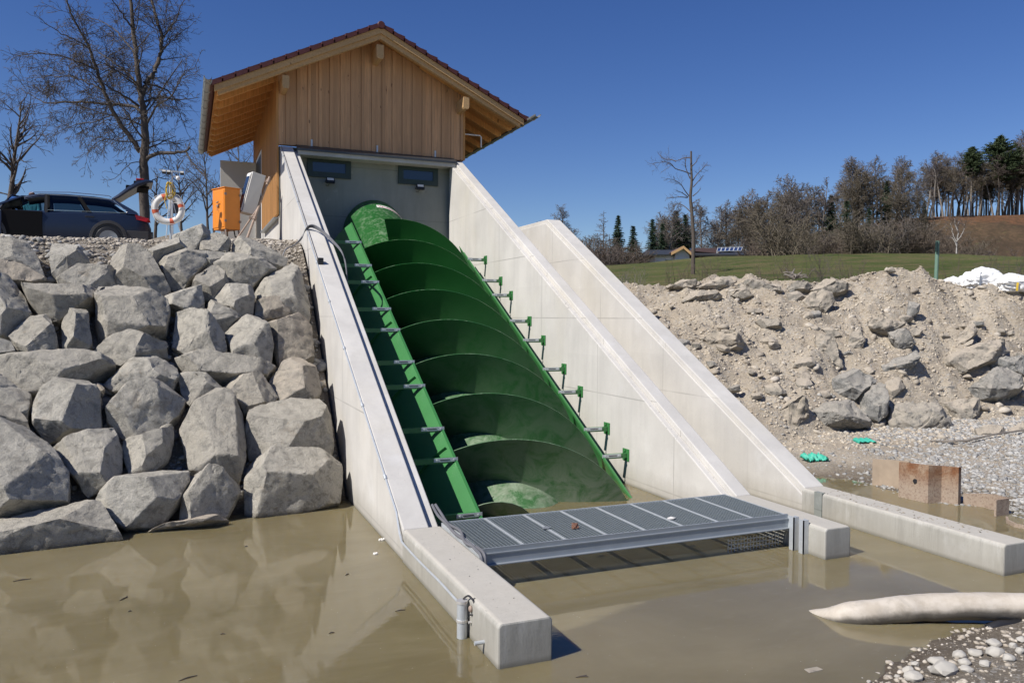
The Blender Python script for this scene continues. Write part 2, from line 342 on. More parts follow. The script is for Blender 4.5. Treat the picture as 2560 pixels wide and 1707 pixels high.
def m_water():
    t=NT('muddy_water'); wp=t.co((1,1,1),True); X=t.xyz(wp)
    n=t.noise(.45,5,.6,world=True,sc=(1,1.6,1),dist=.5); col=t.mix(t.ramp(n,[(.34,0),(.66,1)]),(.150,.124,.066),(.205,.172,.10))
    s_=t.noise(3.5,5,.7,world=True,sc=(.7,2.2,1)); col=t.mix(t.ramp(s_,[(.55,0),(.75,.3)]),col,(.24,.205,.135))
    fl=t.vor(9,'F1',wp); col=t.mix(t.math('MULTIPLY',t.math('LESS_THAN',fl,.035),.6),col,(.5,.47,.4))
    b=t.bump(t.noise(1.1,3,.5,world=True,sc=(.7,1.6,1)),.02,.04); b=t.bump(t.noise(9,3,.6,world=True,sc=(.6,1.7,1)),.02,.02,b)
    m=t.fin(col,.02,0,b); t.b.inputs['IOR'].default_value=1.33; t.b.inputs['Subsurface Weight'].default_value=.75; t.b.inputs['Subsurface Radius'].default_value=(.35,.25,.12); t.b.inputs['Subsurface Scale'].default_value=.5; t.b.subsurface_method='RANDOM_WALK'
    return m
M['water']=m_water()
M['bark']=simple('grey_brown_bark',(.085,.068,.055),.9,0,.45,6,.5)
M['barkl']=simple('pale_bark',(.20,.175,.15),.9,0,.4,3,.3)
M['twig']=simple('twigs',(.075,.062,.053),.9,0,.3,2,0)
M['twigr']=simple('reddish_twigs',(.115,.092,.08),.9,0,.3,1,0)
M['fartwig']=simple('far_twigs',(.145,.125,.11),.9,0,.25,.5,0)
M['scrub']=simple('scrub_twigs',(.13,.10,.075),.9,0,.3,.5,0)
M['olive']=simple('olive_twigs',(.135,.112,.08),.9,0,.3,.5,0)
M['birch']=simple('birch_bark',(.36,.34,.31),.8,0,.3,8,.1)
M['needle']=simple('spruce_needles',(.026,.05,.022),.85,0,.45,.8,0)
M['pine']=simple('pine_needles',(.035,.055,.018),.85,0,.4,.8,0)
M['bag']=simple('white_woven_bag',(.75,.75,.74),.55,0,.06,4,.15)
M['rust']=None
def m_rust():
    t=NT('rusty_sheet_pile'); wp=t.co((1,1,1),True); n=t.noise(3.5,7,.7,wp,dist=.5); X=t.xyz(wp)
    col=t.mix(t.ramp(n,[(.4,0),(.6,1)]),(.20,.085,.035),(.34,.245,.165)); col=t.mix(t.ramp(t.math('ADD',X[2],t.math('MULTIPLY',n,.4)),[(.38,.8),(.62,0)]),col,(.38,.31,.24))
    col=t.mix(t.ramp(t.noise(30,6,.8,wp),[(.35,.7),(.5,0)]),col,(.09,.035,.02)); return t.fin(col,.85,.1,t.bump(n,.3,.02))
M['rust']=m_rust()
M['rustpale']=simple('dusty_pale_rust',(.35,.275,.20),.85,0,.3,5,.2)
def m_tube():
    t=NT('muddy_white_pipe'); wp=t.co((1,1,1),True); n=t.noise(6,6,.7,world=True,sc=(1,1,1)); nz=t.normal()[2]
    col=t.mix(t.ramp(n,[(.4,0),(.6,1)]),(.44,.385,.31),(.53,.475,.40)); col=t.mix(t.ramp(t.math('ADD',nz,t.math('MULTIPLY',n,.5)),[(.1,.92),(.5,0)]),col,(.10,.09,.075)); col=t.mix(t.ramp(t.noise(3,6,.7,wp,dist=1),[(.5,0),(.7,.6)]),col,(.30,.27,.22))  # brown mud patches; underside darkened by the surface normal
    return t.fin(col,.6,0,t.bump(n,.15,.01))
M['tube']=m_tube()
M['carpaint']=simple('dark_blue_car_paint',(.018,.03,.065),.32,.1,.05,2,0,.45)
M['carplastic']=simple('grey_car_plastic',(.05,.05,.052),.6,0,.1,4,.03)
M['chrome']=simple('satin_chrome',(.6,.6,.62),.25,.9,.03,4,0)
M['red']=simple('red_plastic',(.45,.02,.025),.3,0,.1,4,0)
M['orangered']=simple('orange_red_tape',(.62,.12,.05),.5,0,.1,8,.02)
M['rope']=simple('yellow_rope',(.62,.42,.04),.6,0,.2,30,.2)
M['buoy']=simple('white_lifebuoy_skin',(.72,.69,.64),.45,0,.07,5,.05)
M['hedge']=M['twig']
M['skin']=simple('skin',(.5,.3,.22),.5,0,.05,5,0)
M['hair']=simple('brown_hair',(.16,.075,.045),.7,0,.3,20,.2)
M['teal']=simple('turquoise_jacket',(.06,.30,.36),.8,0,.15,5,.1)
M['jeans']=simple('dark_trousers',(.03,.035,.05),.8,0,.15,5,.1)
M['grn']=simple('bright_green_fabric',(.02,.45,.10),.7,0,.15,6,.1)
M['teals']=simple('turquoise_plastic_sheet',(.05,.42,.30),.6,0,.25,6,.1)
M['renderw']=simple('white_render',(.68,.68,.68),.7,0,.05,3,0)
M['brownroof']=simple('brown_house_roof',(.10,.06,.055),.6,0,.2,3,.05)
M['solar']=simple('solar_panel',(.02,.04,.12),.15,0,.2,3,0)
M['postgreen']=simple('green_post_paint',(.13,.22,.16),.6,0,.15,5,.05)
M['letter']=simple('red_lettering',(.45,.02,.05),.5,0,.02,3,0)
def m_carglass():
    t=NT('tinted_glass'); tr=t.n('ShaderNodeBsdfTransparent'); tr.inputs[0].default_value=(.25,.3,.33,1); gl=t.n('ShaderNodeBsdfGlossy'); gl.inputs['Roughness'].default_value=.03; gl.inputs[0].default_value=(.8,.85,.9,1)
    mx=t.n('ShaderNodeMixShader'); fr=t.n('ShaderNodeFresnel'); fr.inputs[0].default_value=1.5; t.L(fr.outputs[0],mx.inputs[0]); t.L(tr.outputs[0],mx.inputs[1]); t.L(gl.outputs[0],mx.inputs[2]); t.L(mx.outputs[0],t.out.inputs[0]); return t.m
M['carglass']=m_carglass()
# ------------------------------------------------------------------ ground
def sm(t): t=np.clip(t,0,1); return t*t*(3-2*t)
def dw(x,y):
    d=(x-CAM[0])*math.sin(YAW)+(y-CAM[1])*math.cos(YAW); l=(x-CAM[0])*math.cos(YAW)-(y-CAM[1])*math.sin(YAW)
    return d,1280+FPX*l/np.maximum(d,1)
def shore(y): return np.interp(y,[-5,-2.6,-1.7,-.8,-.3,0,.9,1.9,2.9,4],[9,8.2,7.9,8.45,8.05,7.8,7.95,7.6,6.3,5.5])
def crest_z(u): return np.interp(u,[1400,1590,1850,2100,2160,2240,2330,2450,2560,2900],[3.6,3.64,3.75,3.86,4.02,4.16,3.95,3.62,3.50,3.4])
def H(x,y,fine=True):
    x=np.asarray(x,float);y=np.asarray(y,float); d,u=dw(x,y)
    # left bank and the level ground behind it
    yb=2.7+.19*(x+.5)+.42
    plat=4.06+.045*np.clip(x+7,0,5)+.10*np.clip(y-8,0,4.3)*sm((x+4.2)/2.2)+.05*n2(x,y,.9)+.32*sm((y-9.8)/3)*sm((-x-1.6)/1.5)
    zl=np.minimum((y-yb)/1.12-.05,plat); zl=np.maximum(zl,-.7)
    k=np.clip(1-np.abs((y-yb)/1.12-.05-plat)/.5,0,1); zl=zl-.12*k*k
    # right side
    beach=np.clip(.115*(x-shore(y)),-.6,.42)+.05*np.clip(x-10,0,6)*sm((y+1)/4)
    fg=np.clip(.22*(np.interp(x,[1.6,2.05,2.6,3.3,4.3,6],[-4.6,-4.27,-4.05,-3.93,-3.72,-3.4])-y)+.025*n2(x,y,2.5,3,12),-.5,.17)
    right=np.where(y<-2.6,np.maximum(beach-.05,fg),np.maximum(beach,-.6))
    d0=np.interp(u,[1500,1960,2150,2400,2560],[14.5,15.6,16.4,17.2,17.0]); dc=21.4
    t=(d-d0)/(dc-d0); zc=crest_z(u)
    bank=.25+(zc-.25)*np.clip(t,0,1)**.92
    if fine:
        e=np.clip(t*5,0,1)*np.clip((26-d)/4,0,1)
        bank=bank+e*(.26*n2(x,y,.7,3,3)+.24*np.abs(n2(x,y,1.5,4,5))+.06*n2(x,y,5,3,6)-.10)
        right=right+.03*n2(x,y,2.3,4,8)*(right>-.1)
    back=zc-(zc-2.9)*sm((d-dc-.3)/3.2)
    right=np.where(t>0,np.maximum(right,bank),right); right=np.where(d>dc+.3,back+ (fine*.1)*n2(x,y,1.5,3,9),right)
    # meadow swell and wooded hill
    z60=np.interp(u,[1200,1540,1650,1800,1900,2200,2560,3200],[6.3,6.95,7.18,7.6,7.75,7.9,7.75,7.4])
    mead=2.9+(z60-2.9)*np.clip((d-26)/34,0,1)**.9-.05*np.clip(d-60,0,25)+.12*n2(x,y,.16,3,4)*sm((d-26)/10)
    zh=np.interp(u,[900,1300,1520,1700,1900,2050,2250,2400,2560,3200],[6,7,9.5,12,14.6,17.0,19.2,19.9,20.2,22])
    hill=zh*sm((d-78)/52)+ .5*n2(x,y,.05,3,6)
    far=np.where(d>25,mead,right); far=np.where(d>72,np.maximum(mead,hill),far)
    # join left and right
    ch=np.where((x>-.515)&(x<5.83)&(y<12.6),-1.3,0)
    rg=np.where(x>5.83,1,0)
    z=np.where(x<=-.515,zl,np.where(rg>0,far,np.where(y<12.6,-1.3,4.7)))
    if True:
        k=sm((u-1180)/220); z=np.where((d>25)|((y>20)&(x>-.5)),4.3*(1-k)+far*k+0*z,z)
        z=np.where((x<=-.515)&(d<60)&(u<1180),zl,z)
    z=np.where((y<-2.9)&(x>-.3),np.maximum(fg,np.where(x>5.83,z,-1.3)),z)
    z=np.where((x<.6)&(y<-2.9),-.7,z)
    return z
def axis(segs):
    a=[]
    for lo,hi,st in segs: a.append(np.arange(lo,hi,st))
    return np.unique(np.round(np.concatenate(a),4))
def sheet(name,xs,ys,mat,dz=0,label=None,fine=True,keep=None,mats=None,midx=None):
    X,Y=np.meshgrid(xs,ys); Z=H(X,Y,fine)+dz
    V=np.stack([X,Y,Z],-1).reshape(-1,3); a,b=X.shape
    i=(np.arange(a-1)[:,None]*b+np.arange(b-1)[None]).ravel(); F=np.stack([i,i+1,i+b+1,i+b],1)
    cx=V[F].mean(1)
    if keep is not None: k=keep(cx); F=F[k]; cx=cx[k]; used=np.unique(F); mp=np.zeros(len(V),int); mp[used]=np.arange(len(used)); V=V[used]; F=mp[F]
    me=fastmesh(name,V,F,mat,True)
    if mats:
        for m_ in mats: me.materials.append(m_)
        me.polygons.foreach_set('material_index',midx(cx).astype(np.int32))
    o=bpy.data.objects.new(name,me); C.objects.link(o); o['kind']='structure'; return o
xs=axis([(-300,-60,12),(-60,-12,2),(-12,22,.3),(22,60,1.2),(60,230,2.5),(230,700,20)]); ys=axis([(-60,-10,5),(-10,30,.3),(30,80,1.2),(80,200,2.5),(200,800,25)])
def near(c):
    d,u=dw(c[:,0],c[:,1]); L=(c[:,0]<-.515)&(c[:,0]>-9)&(c[:,1]<13)&(c[:,1]>1.5)
    Rr=(c[:,0]>5.84)&(c[:,0]<19)&(d>9)&(d<25)&(c[:,1]>-5)&(c[:,1]<14); F_=(c[:,0]>1)&(c[:,0]<6)&(c[:,1]<-2.8)&(c[:,1]>-6.5); return L|Rr|F_
def gm(c):
    d,u=dw(c[:,0],c[:,1]); return np.where(d>74,2,np.where((d>24.6)&(c[:,0]>2),1,0))
X_,Y_=0,0
g=sheet('ground',xs,ys,M['soil'],0,mats=[M['grass'],M['hill']],midx=gm)
# sink the coarse sheet under the finely modelled banks
me=g.data; co_=np.empty(len(me.vertices)*3,np.float32); me.vertices.foreach_get('co',co_); co_=co_.reshape(-1,3); nr=near(co_); co_[nr,2]-=.35; me.vertices.foreach_set('co',co_.ravel()); me.update()
sheet('embankment_ground',axis([(-10,-.53,.07)]),axis([(1.6,13.2,.07)]),M['soil'],0)
def kd(c): d,u=dw(c[:,0],c[:,1]); return (d>8.5)&(d<25.3)&(u<2950)&(u>1350)
sheet('rubble_slope',axis([(5.84,19.5,.055)]),axis([(-3.5,14.5,.055)]),M['debris'],0,keep=kd)
sheet('gravel_shore',axis([(1,6.2,.05)]),axis([(-6.2,-2.9,.05)]),M['soil'],0)
wb=MB(); wb.add([(-60,-60,0),(60,-60,0),(60,5,0),(-60,5,0)],[(0,1,2,3)]); w=wb.obj('water',M['water'],local=True); w['kind']='structure'
# ------------------------------------------------------------------ concrete walls
TA=.55; ZL=.359
def wing(name,label,x0,x1,yf,ys_,zl,led0,led1,ytop,ztop=None,flat_to=None,off=.02,side='r'):
    """low wall with a chamfered cap and the raking wall above; the rebate runs along one edge of the raking top"""
    root=thing(name,label,'wall',((x0+x1)/2,yf,0))
    b=MB(); c=.028
    b.prism([(x0,yf,-1.3),(x1,yf,-1.3),(x1,yf,zl-c),(x1-c,yf,zl),(x0+c,yf,zl),(x0,yf,zl-c)],(0,ys_-yf,0))
    o=b.obj('low_wall',M['low'],root,bevel=.016)
    yt=ytop; zt=zl+(yt-ys_)*TA
    def prof(dz):
        P=[(ys_,-1.3),(ys_+1e-3,zl-dz)]
        if flat_to: P+=[(ys_+(ztop-zl)/TA,ztop-dz),(flat_to,ztop-dz),(flat_to,-1.3)]
        else: P+=[(yt,zt-dz),(yt,-1.3)]
        return P
    b=MB(); a0,a1=(x0+off,x1-off)
    if side=='r':
        b.prism([(a0,y,z) for y,z in prof(0)],(led0-a0,0,0)); b.prism([(led0-.001,y,z) for y,z in prof(.095)],(a1-led0,0,0))
    else:
        b.prism([(led0,y,z) for y,z in prof(0)],(a1-led0,0,0)); b.prism([(a0,y,z) for y,z in prof(.095)],(led0-a0+.001,0,0))
    b.obj('raking_wall',M['wall'],root,bevel=.014)
    return root
wl=wing('channel_wall','sloping pale concrete wall left of the green screw, carrying the conduit, ending in the nearest low block',-.515,-.04,-2.975,-.02,ZL,-.20,0,12.29,off=.012)
wm=wing('channel_wall','sloping concrete wall right of the screw with the green bracket plates bolted to it',4.02,4.407,-1.76,-.02,ZL,4.15,0,12.29,side='l',off=.012)
wo_=wing('channel_wall','outermost concrete wall with a level top beside the rubble slope, ending in the long low wall',5.4,5.83,-2.92,.10,.345,5.46,0,12.3,5.19,20,side='l',off=.012)
# spalled mortar along the rebates
def crumbs(parent,x0,x1,y0,y1,zf,n,seed,mat,name='mortar_crumbs',smax=.035):
    r=random.Random(seed); b=MB()
    for i in range(n):
        y=r.uniform(y0,y1); x=r.uniform(x0,x1); s_=r.uniform(.006,smax)*r.random()**.5; z=zf(y)
        q=[(x+s_*r.uniform(-1,1),y+s_*r.uniform(-1.3,1.3),z+s_*r.uniform(-.3,.8)) for k in range(7)]
        bm=bmesh.new(); [bm.verts.new(p) for p in q]; bmesh.ops.convex_hull(bm,input=bm.verts); bm.verts.ensure_lookup_table(); ids={v:i for i,v in enumerate(bm.verts)}
        b.add([v.co for v in bm.verts],[[ids[v] for v in f.verts] for f in bm.faces]); bm.free()
    o=b.obj(name,mat,parent); o['kind']='stuff'; return o
crumbs(wm,4.035,4.145,.2,12,lambda y:ZL-.095+y*TA,2800,3,M['wall_top'],smax=.016)
crumbs(wl,-.5,-.1,-2.8,-.3,lambda y:ZL,60,4,M['low'],smax=.012)
crumbs(wo_,5.45,5.8,-2.5,-.2,lambda y:.345,160,5,M['debris'],smax=.02)
# guide slots
b=MB(); b.box(5.385,5.45,-.30,-.16,-.5,.352); b.obj('guide_slot',M['backwall'],wo_)
# ------------------------------------------------------------------ turbine house
YG,YB=12.31,19.6; XL,XR=-.515,4.407; XC=1.946; RT=.484; ZR=10.32
hs=thing('turbine_house','wooden gabled turbine house with dark red tiled roof above the screw','house',(XC,YG,4.5))
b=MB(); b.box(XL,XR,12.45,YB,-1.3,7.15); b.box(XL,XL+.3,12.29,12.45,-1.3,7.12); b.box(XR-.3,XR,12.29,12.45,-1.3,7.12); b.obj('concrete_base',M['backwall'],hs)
b=MB(); b.box(XL-.012,XL-.002,12.30,YB,-1,5.36); b.obj('side_plinth',M['wall'],hs)
def roofz(x): return ZR-RT*abs(x-XC)
# gable boards: each board its own box inside one part mesh, staggered thickness
b=MB(); x=XL-.03; r=random.Random(3); alt=0
while x<XR+.03:
    w_=.178 if alt%2==0 else .10; x1=min(x+w_,XR+.03); th=.028 if alt%2==0 else .05
    za=roofz(x)-.145; zb=roofz(x1)-.145
    if x<XC<x1: za=zb=roofz(XC)-.19
    b.add([(x,YG+(.03-th),7.17),(x1-.004,YG+(.03-th),7.17),(x1-.004,YG+.14,7.17),(x,YG+.14,7.17),(x,YG+(.03-th),za),(x1-.004,YG+(.03-th),zb),(x1-.004,YG+.14,zb),(x,YG+.14,za)],[(0,3,2,1),(4,5,6,7),(0,1,5,4),(1,2,6,5),(2,3,7,6),(3,0,4,7)])
    x=x1; alt+=1
b.obj('gable_boarding',M['gablewood'],hs)
for sx,nm in ((XL,-1),(XR,1)):
    b=MB(); y=YG-.02; k=0
    zt=roofz(sx)-.16-.04; xa,xb=sorted((sx+nm*.002,sx+nm*.03)); 
    if nm<0: xa,xb=sx-.03,sx-.014
    z0=5.38 if nm<0 else 7.17
    b.box(xa,xb,YG+.14,YB,z0,zt); b.obj('boarding_ground',M['darkwood'],hs); b=MB()
    while y<YB:
        xa2,xb2=(sx-.085,sx-.031) if nm<0 else (sx+.031,sx+.085)
        if not(nm<0 and 16.6<y<18.7): b.box(xa2,xb2,y,y+.065,z0,zt)
        elif True: b.box(xa2,xb2,y,y+.075,7.95,zt)
        y+=.14
    b.obj('side_boarding',M['sidewood'],hs)
# sill under the side boarding
b=MB(); b.box(XL-.14,XL-.013,12.5,16.4,5.30,5.335); b.obj('sill_flashing',M['zinc'],hs)
# doorway in the side wall and the open door leaf
b=MB(); b.box(XL-.075,XL-.02,16.7,18.72,4.75,7.9); b.obj('door_frame',M['white'],hs)
b=MB(); b.box(XL-.082,XL-.076,16.85,18.6,4.78,7.78); b.obj('doorway',M['dark'],hs)
dl=MB(); dl.box(-1.70,-.60,18.72,18.78,4.72,7.84); dl=dl.obj('door_leaf',M['grey'],hs,bevel=.006)
b=MB(); b.tube([(-1.6,18.72,6.05),(-1.6,18.65,6.05),(-1.48,18.65,6.05)],.014,6); b.obj('door_handle',M['galv'],dl)
# roof: sheathing, beams, tiles
YF,YE=11.62,19.95; XEL,XER=XC-4.07,XC+4.07
for sd in (-1,1):
    xe=XC+sd*4.02
    zc=lambda x,o: roofz(x)-o
    b=MB(); b.prism([(XC,YF+.03,ZR-.10),(xe,YF+.03,roofz(xe)-.10),(xe,YF+.03,roofz(xe)-.135),(XC,YF+.03,ZR-.135)],(0,YE-YF-.06,0)); b.obj('roof_sheathing',M['eavewood'],hs)
    # rafters
    y=YF+.72
    while y<YE-.1:
        b=MB(); xi=XC+sd*1.9; xt=XC+sd*3.98
        b.prism([(xi,y,roofz(xi)-.137),(xt,y,roofz(xt)-.137),(xt,y,roofz(xt)-.22),(xt-sd*.10,y,roofz(xt-sd*.1)-.31),(xi,y,roofz(xi)-.31)],(0,.10,0)); b.obj('rafter',M['eavewood'],hs); y+=.82
    # barge: double board, upper set 3 mm proud of the lower
    b=MB(); xo=XC+sd*4.05; b.prism([(XC,YF,ZR-.045),(xo,YF,roofz(xo)-.045),(xo,YF,roofz(xo)-.21),(XC,YF,ZR-.21)],(0,.05,0)); b.obj('barge_board',M['beamwood'],hs,bevel=.004)
    b=MB(); xo=XC+sd*3.98; b.prism([(XC,YF+.052,ZR-.18),(xo,YF+.052,roofz(xo)-.18),(xo-sd*.03,YF+.052,roofz(xo)-.30),(XC,YF+.052,ZR-.345)],(0,.12,0)); b.obj('verge_rafter',M['beamwood'],hs,bevel=.004)
    b=MB(); b.prism([(XC+sd*1.2,YF+.175,ZR-RT*1.2-.137),(xo,YF+.175,roofz(xo)-.137),(xo,YF+.175,roofz(xo)-.2),(XC+sd*1.2,YF+.175,ZR-RT*1.2-.2)],(0,.45,0)); b.obj('verge_soffit',M['eavewood'],hs)
    # tiles: overlapping courses, each with the tile profile as steps
    b=MB(); n=14; L=4.14/n
    for i in range(n):
        xa=XC+sd*i*L; xb=XC+sd*(i+1.12)*L
        za=ZR-RT*abs(xa-XC); zb=ZR-RT*abs(xb-XC)
        lift=.07
        b.prism([(xa,YF-.05,za+.012),(xb,YF-.05,zb+.012+lift),(xb,YF-.05,zb-.055),(xa,YF-.05,za-.055)],(0,YE-YF+.06,0))
    b.obj('tile_course_roof' if False else 'roof_tiles',M['tile'],hs)
    # tile rolls give the roof its ribs
    b=MB(); y=YF+.1
    while y<YE:
        b.bar((XC+sd*.05,y,ZR+.05),(XC+sd*4.15,y,ZR-RT*4.15+.08),.09,.03); y+=.3
    b.obj('tile_rolls',M['tile'],hs)
b=MB(); y=YF-.06
while y<YE: 
    T=Matrix.Translation((XC,y,ZR-.01))@Matrix.Rotation(R(-92),4,'X'); b.lathe([(.085,0),(.10,.02),(.095,.36)],12,T); y+=.34
b.obj('ridge_tiles',M['tile'],hs,smooth='auto')
for px_,pz,w_,h_ in ((-.43,8.60,.17,.32),(XC,9.66,.19,.36),(4.32,8.60,.17,.32)):
    b=MB(); b.prism([(px_-w_/2,11.70,pz-h_/2+.05),(px_-w_/2+.03,11.70,pz-h_/2),(px_+w_/2-.03,11.70,pz-h_/2),(px_+w_/2,11.70,pz-h_/2+.05),(px_+w_/2,11.70,pz+h_/2),(px_-w_/2,11.70,pz+h_/2)],(0,YG-11.70+.02,0)); b.obj('purlin',M['beamwood'],hs,bevel=.004)
# gutters: half-round channels along both eaves
for sd in (-1,1):
    xg=XC+sd*4.20; zg=roofz(XC+sd*4.07)-.03; b=MB(); A=[]
    y0,y1=(YF-.62,YE+.1)
    for yy in (y0,y1):
        A.append([(xg+.085*math.cos(a),yy,zg+.085*math.sin(a)) for a in np.linspace(math.pi,2*math.pi,9)]+[(xg+.08*math.cos(a),yy,zg+.08*math.sin(a)) for a in np.linspace(2*math.pi,math.pi,9)]+[(xg-.085,yy,zg)])
    b.grid(np.array(A)); 
    b.tube([(xg+.085*-sd*-1,y0,zg),(xg+.085*sd,y1,zg)],.012,6)
    b.obj('gutter',M['zinc'],hs,smooth='auto')
    y=y0+.35
    while y<y1:
        b=MB(); b.tube([(xg+.091*math.cos(a),y,zg+.091*math.sin(a)) for a in np.linspace(math.pi,2*math.pi,8)],.011,5); y+=.8
        b.obj('gutter_bracket',M['zinc'],hs)
b=MB(); b.tube([(4.5,12.5,7.95),(4.98,12.42,7.93),(5.02,12.42,7.9),(5.02,12.42,7.6)],.02,6); b.obj('overflow_pipe',M['white'],hs)
# ledge with flashing over the opening
b=MB(); b.box(-.10,4.13,12.02,12.449,6.90,7.03); b.obj('ledge',M['wall_top'],hs,bevel=.006)
b=MB(); b.prism([(-.13,11.99,7.035),(-.13,12.305,7.19),(-.13,12.305,7.20),(-.13,11.985,7.055),(-.13,11.985,7.0),(-.13,11.995,7.0)],(4.29,0,0)); b.obj('flashing',M['slate'],hs)
for x_ in (.28,2.0,3.62):
    b=MB(); b.box(x_-.022,x_+.022,YG-.035,YG-.026,7.10,7.36); b.obj('fixing_strap',M['galv'],hs)
for x0_,x1_,z0_,z1_ in ((.185,1.322,6.43,6.99),(2.615,3.74,6.41,6.97)):
    b=MB(); t_=.14
    b.box(x0_,x1_,12.40,12.449,z0_,z0_+t_); b.box(x0_,x1_,12.40,12.449,z1_-t_-.03,z1_); b.box(x0_,x0_+t_,12.401,12.449,z0_+t_,z1_-t_-.03); b.box(x1_-t_,x1_,12.401,12.449,z0_+t_,z1_-t_-.03)
    wn=b.obj('window',M['frame'],hs)
    b=MB(); b.box(x0_+t_,x1_-t_,12.43,12.445,z0_+t_,z1_-t_-.03); b.obj('pane',M['glass'],wn)
for x_,lb in ((.76,'black floodlight with white front under the left window above the screw'),(3.20,'black floodlight with white front under the right window above the screw')):
    z_=6.33; f=thing('floodlight',lb,'floodlight',(x_,12.4,z_))
    T=Matrix.Translation((x_,12.28,z_))@Matrix.Rotation(R(-25),4,'X')
    b=MB(); b.box(-.11,.11,-.03,.03,-.075,.075,T); b.obj('housing',M['dark'],f,bevel=.01)
    b=MB(); b.box(-.085,.085,-.036,-.031,-.005,.062,T); b.obj('lens',M['white'],f)
    b=MB(); b.tube([(x_-.12,12.28,z_),(x_-.12,12.395,z_-.03),(x_+.12,12.395,z_-.03),(x_+.12,12.28,z_)],.012,5); b.tube([(x_-.02,12.3,z_-.05),(x_-.05,12.3,z_-.13),(x_-.1,12.39,z_-.11)],.008,5); b.obj('bracket',M['dark'],f)
# ------------------------------------------------------------------ screw and trough
AL=math.atan(.55); ca,sa=math.cos(AL),math.sin(AL)
XA,NA,RO,RI=1.977,-1.689,1.70,.88; S0,SP=8.283,1.199; HH=3*SP/2/math.pi; SS,SE=10.55,.93
def pt(x,n,s): return np.stack([x+0*s,s*ca-n*sa,s*sa+n*ca],-1)
scw=thing('screw_turbine','big green three-bladed water screw lying up the slope in its channel','screw turbine',tuple(pt(XA,NA,np.array(5.))))
th=np.linspace(0,2*math.pi,73); s_=np.array([.55,.75,5,10,12.0,13.3,14.6])
A=np.array([pt(XA+RI*np.cos(th),NA+RI*np.sin(th),q+0*th) for q in s_]); b=MB(); b.grid(A)
b.add(list(pt(XA+RI*np.cos(th[:-1]),NA+RI*np.sin(th[:-1]),.55+0*th[:-1])),[tuple(range(72))])
b.obj('shaft_tube',M['screw'],scw,smooth='auto')
for j in range(3):
    th1=(SS-S0+j*SP)/HH; th0=(SE-S0+j*SP)/HH+0*j
    # blade 7-> index 1 : its tip must show at theta ~1.82
    t=np.arange(th0,th1,R(4)); t=np.append(t,th1); rr=np.linspace(0,1,6)
    ro=RI+(RO-RI)*np.sqrt(np.clip(1-np.clip((th0+R(26)-t)/R(26),0,1)**2,0,1))
    ss=S0-j*SP+HH*t
    def surf(o): return np.array([pt(XA+(RI-.02+(ro-RI+.02)*q)*np.cos(t),NA+(RI-.02+(ro-RI+.02)*q)*np.sin(t),ss+o) for q in rr])
    A,B=surf(0),surf(.014); b=MB(); b.grid(A); b.grid(B); b.grid(np.array([A[-1],B[-1]])); b.grid(np.array([A[:,-1],B[:,-1]])); b.grid(np.array([A[:,0],B[:,0]]))
    o=b.obj('blade',M['screw'],scw,smooth='auto',fix=False)
# name strip on the tube
t=np.linspace(1.62,.62,24); A=np.array([pt(XA+(RI+.004)*np.cos(t),NA+(RI+.004)*np.sin(t),q+0*t) for q in (13.23,13.40)]); b=MB(); b.grid(A); ns=b.obj('name_strip',M['white'],scw,smooth=True,fix=False)
cu=bpy.data.curves.new('lettering','FONT'); cu.body='Vandezande'; cu.size=.15; to=bpy.data.objects.new('tmp',cu); C.objects.link(to); bpy.context.view_layer.update()
tm=bpy.data.meshes.new_from_object(to.evaluated_get(bpy.context.evaluated_depsgraph_get())); bm=bmesh.new(); bm.from_mesh(tm); bmesh.ops.triangulate(bm,faces=bm.faces); bmesh.ops.subdivide_edges(bm,edges=[e for e in bm.edges if e.calc_length()>.03],cuts=1)
vx=[v.co.copy() for v in bm.verts]; x0_=min(v.x for v in vx); x1_=max(v.x for v in vx)
for v in bm.verts:
    tt=1.585-(v.co.x-x0_)/(x1_-x0_)*.80; q=pt(XA+(RI+.008)*math.cos(tt),NA+(RI+.008)*math.sin(tt),np.array(13.262+v.co.y*.95)); v.co=Vector(q)
le=bpy.data.meshes.new('lettering'); bm.to_mesh(le); bm.free(); le.materials.append(M['letter']); lo=bpy.data.objects.new('lettering',le); C.objects.link(lo); lo.parent=ns; lo.matrix_parent_inverse=wmat(ns).inverted()
bpy.data.objects.remove(to); bpy.data.meshes.remove(tm)
# trough
RTf=RO+.03
tr=thing('screw_trough','green steel trough around the screw held by slotted brackets to both walls','trough',tuple(pt(XA,NA-RTf,np.array(5.))))
TLa,TRa=R(131.5),R(360+27.5)
def shell(a0,a1,sA,sB,r0,r1,n=60):
    t=np.linspace(a0,a1,n); g_=.062*sm((t-R(300))/R(80)); r0=r0+g_; r1=r1+g_; A=np.array([pt(XA+r0*np.cos(t),NA+r0*np.sin(t),q+0*t) for q in (sA,sB)]); B=np.array([pt(XA+r1*np.cos(t),NA+r1*np.sin(t),q+0*t) for q in (sA,sB)])
    b=MB(); b.grid(A); b.grid(B); 
    for k in (0,-1): b.grid(np.array([A[:,k],B[:,k]])); b.grid(np.array([A[k],B[k]]))
    return b
shell(TLa,TRa,.36,11.0,RTf,RTf+.012).obj('trough_shell',M['green'],tr,smooth='auto',fix=False)
# rim angle on the left, plain flange on the right
for ang,dx in ((TLa,-1),(TRa,1)):
    Rq=RTf+(.006 if dx<0 else .068); b=MB(); q0=pt(XA+Rq*math.cos(ang),NA+Rq*math.sin(ang),np.array(.36)); q1=pt(XA+Rq*math.cos(ang),NA+Rq*math.sin(ang),np.array(11.0 if dx<0 else 10.6))
    b.bar(q0+np.array([0,0,.0]),q1,.03,.035); b.obj('rim_angle',M['green'],tr)
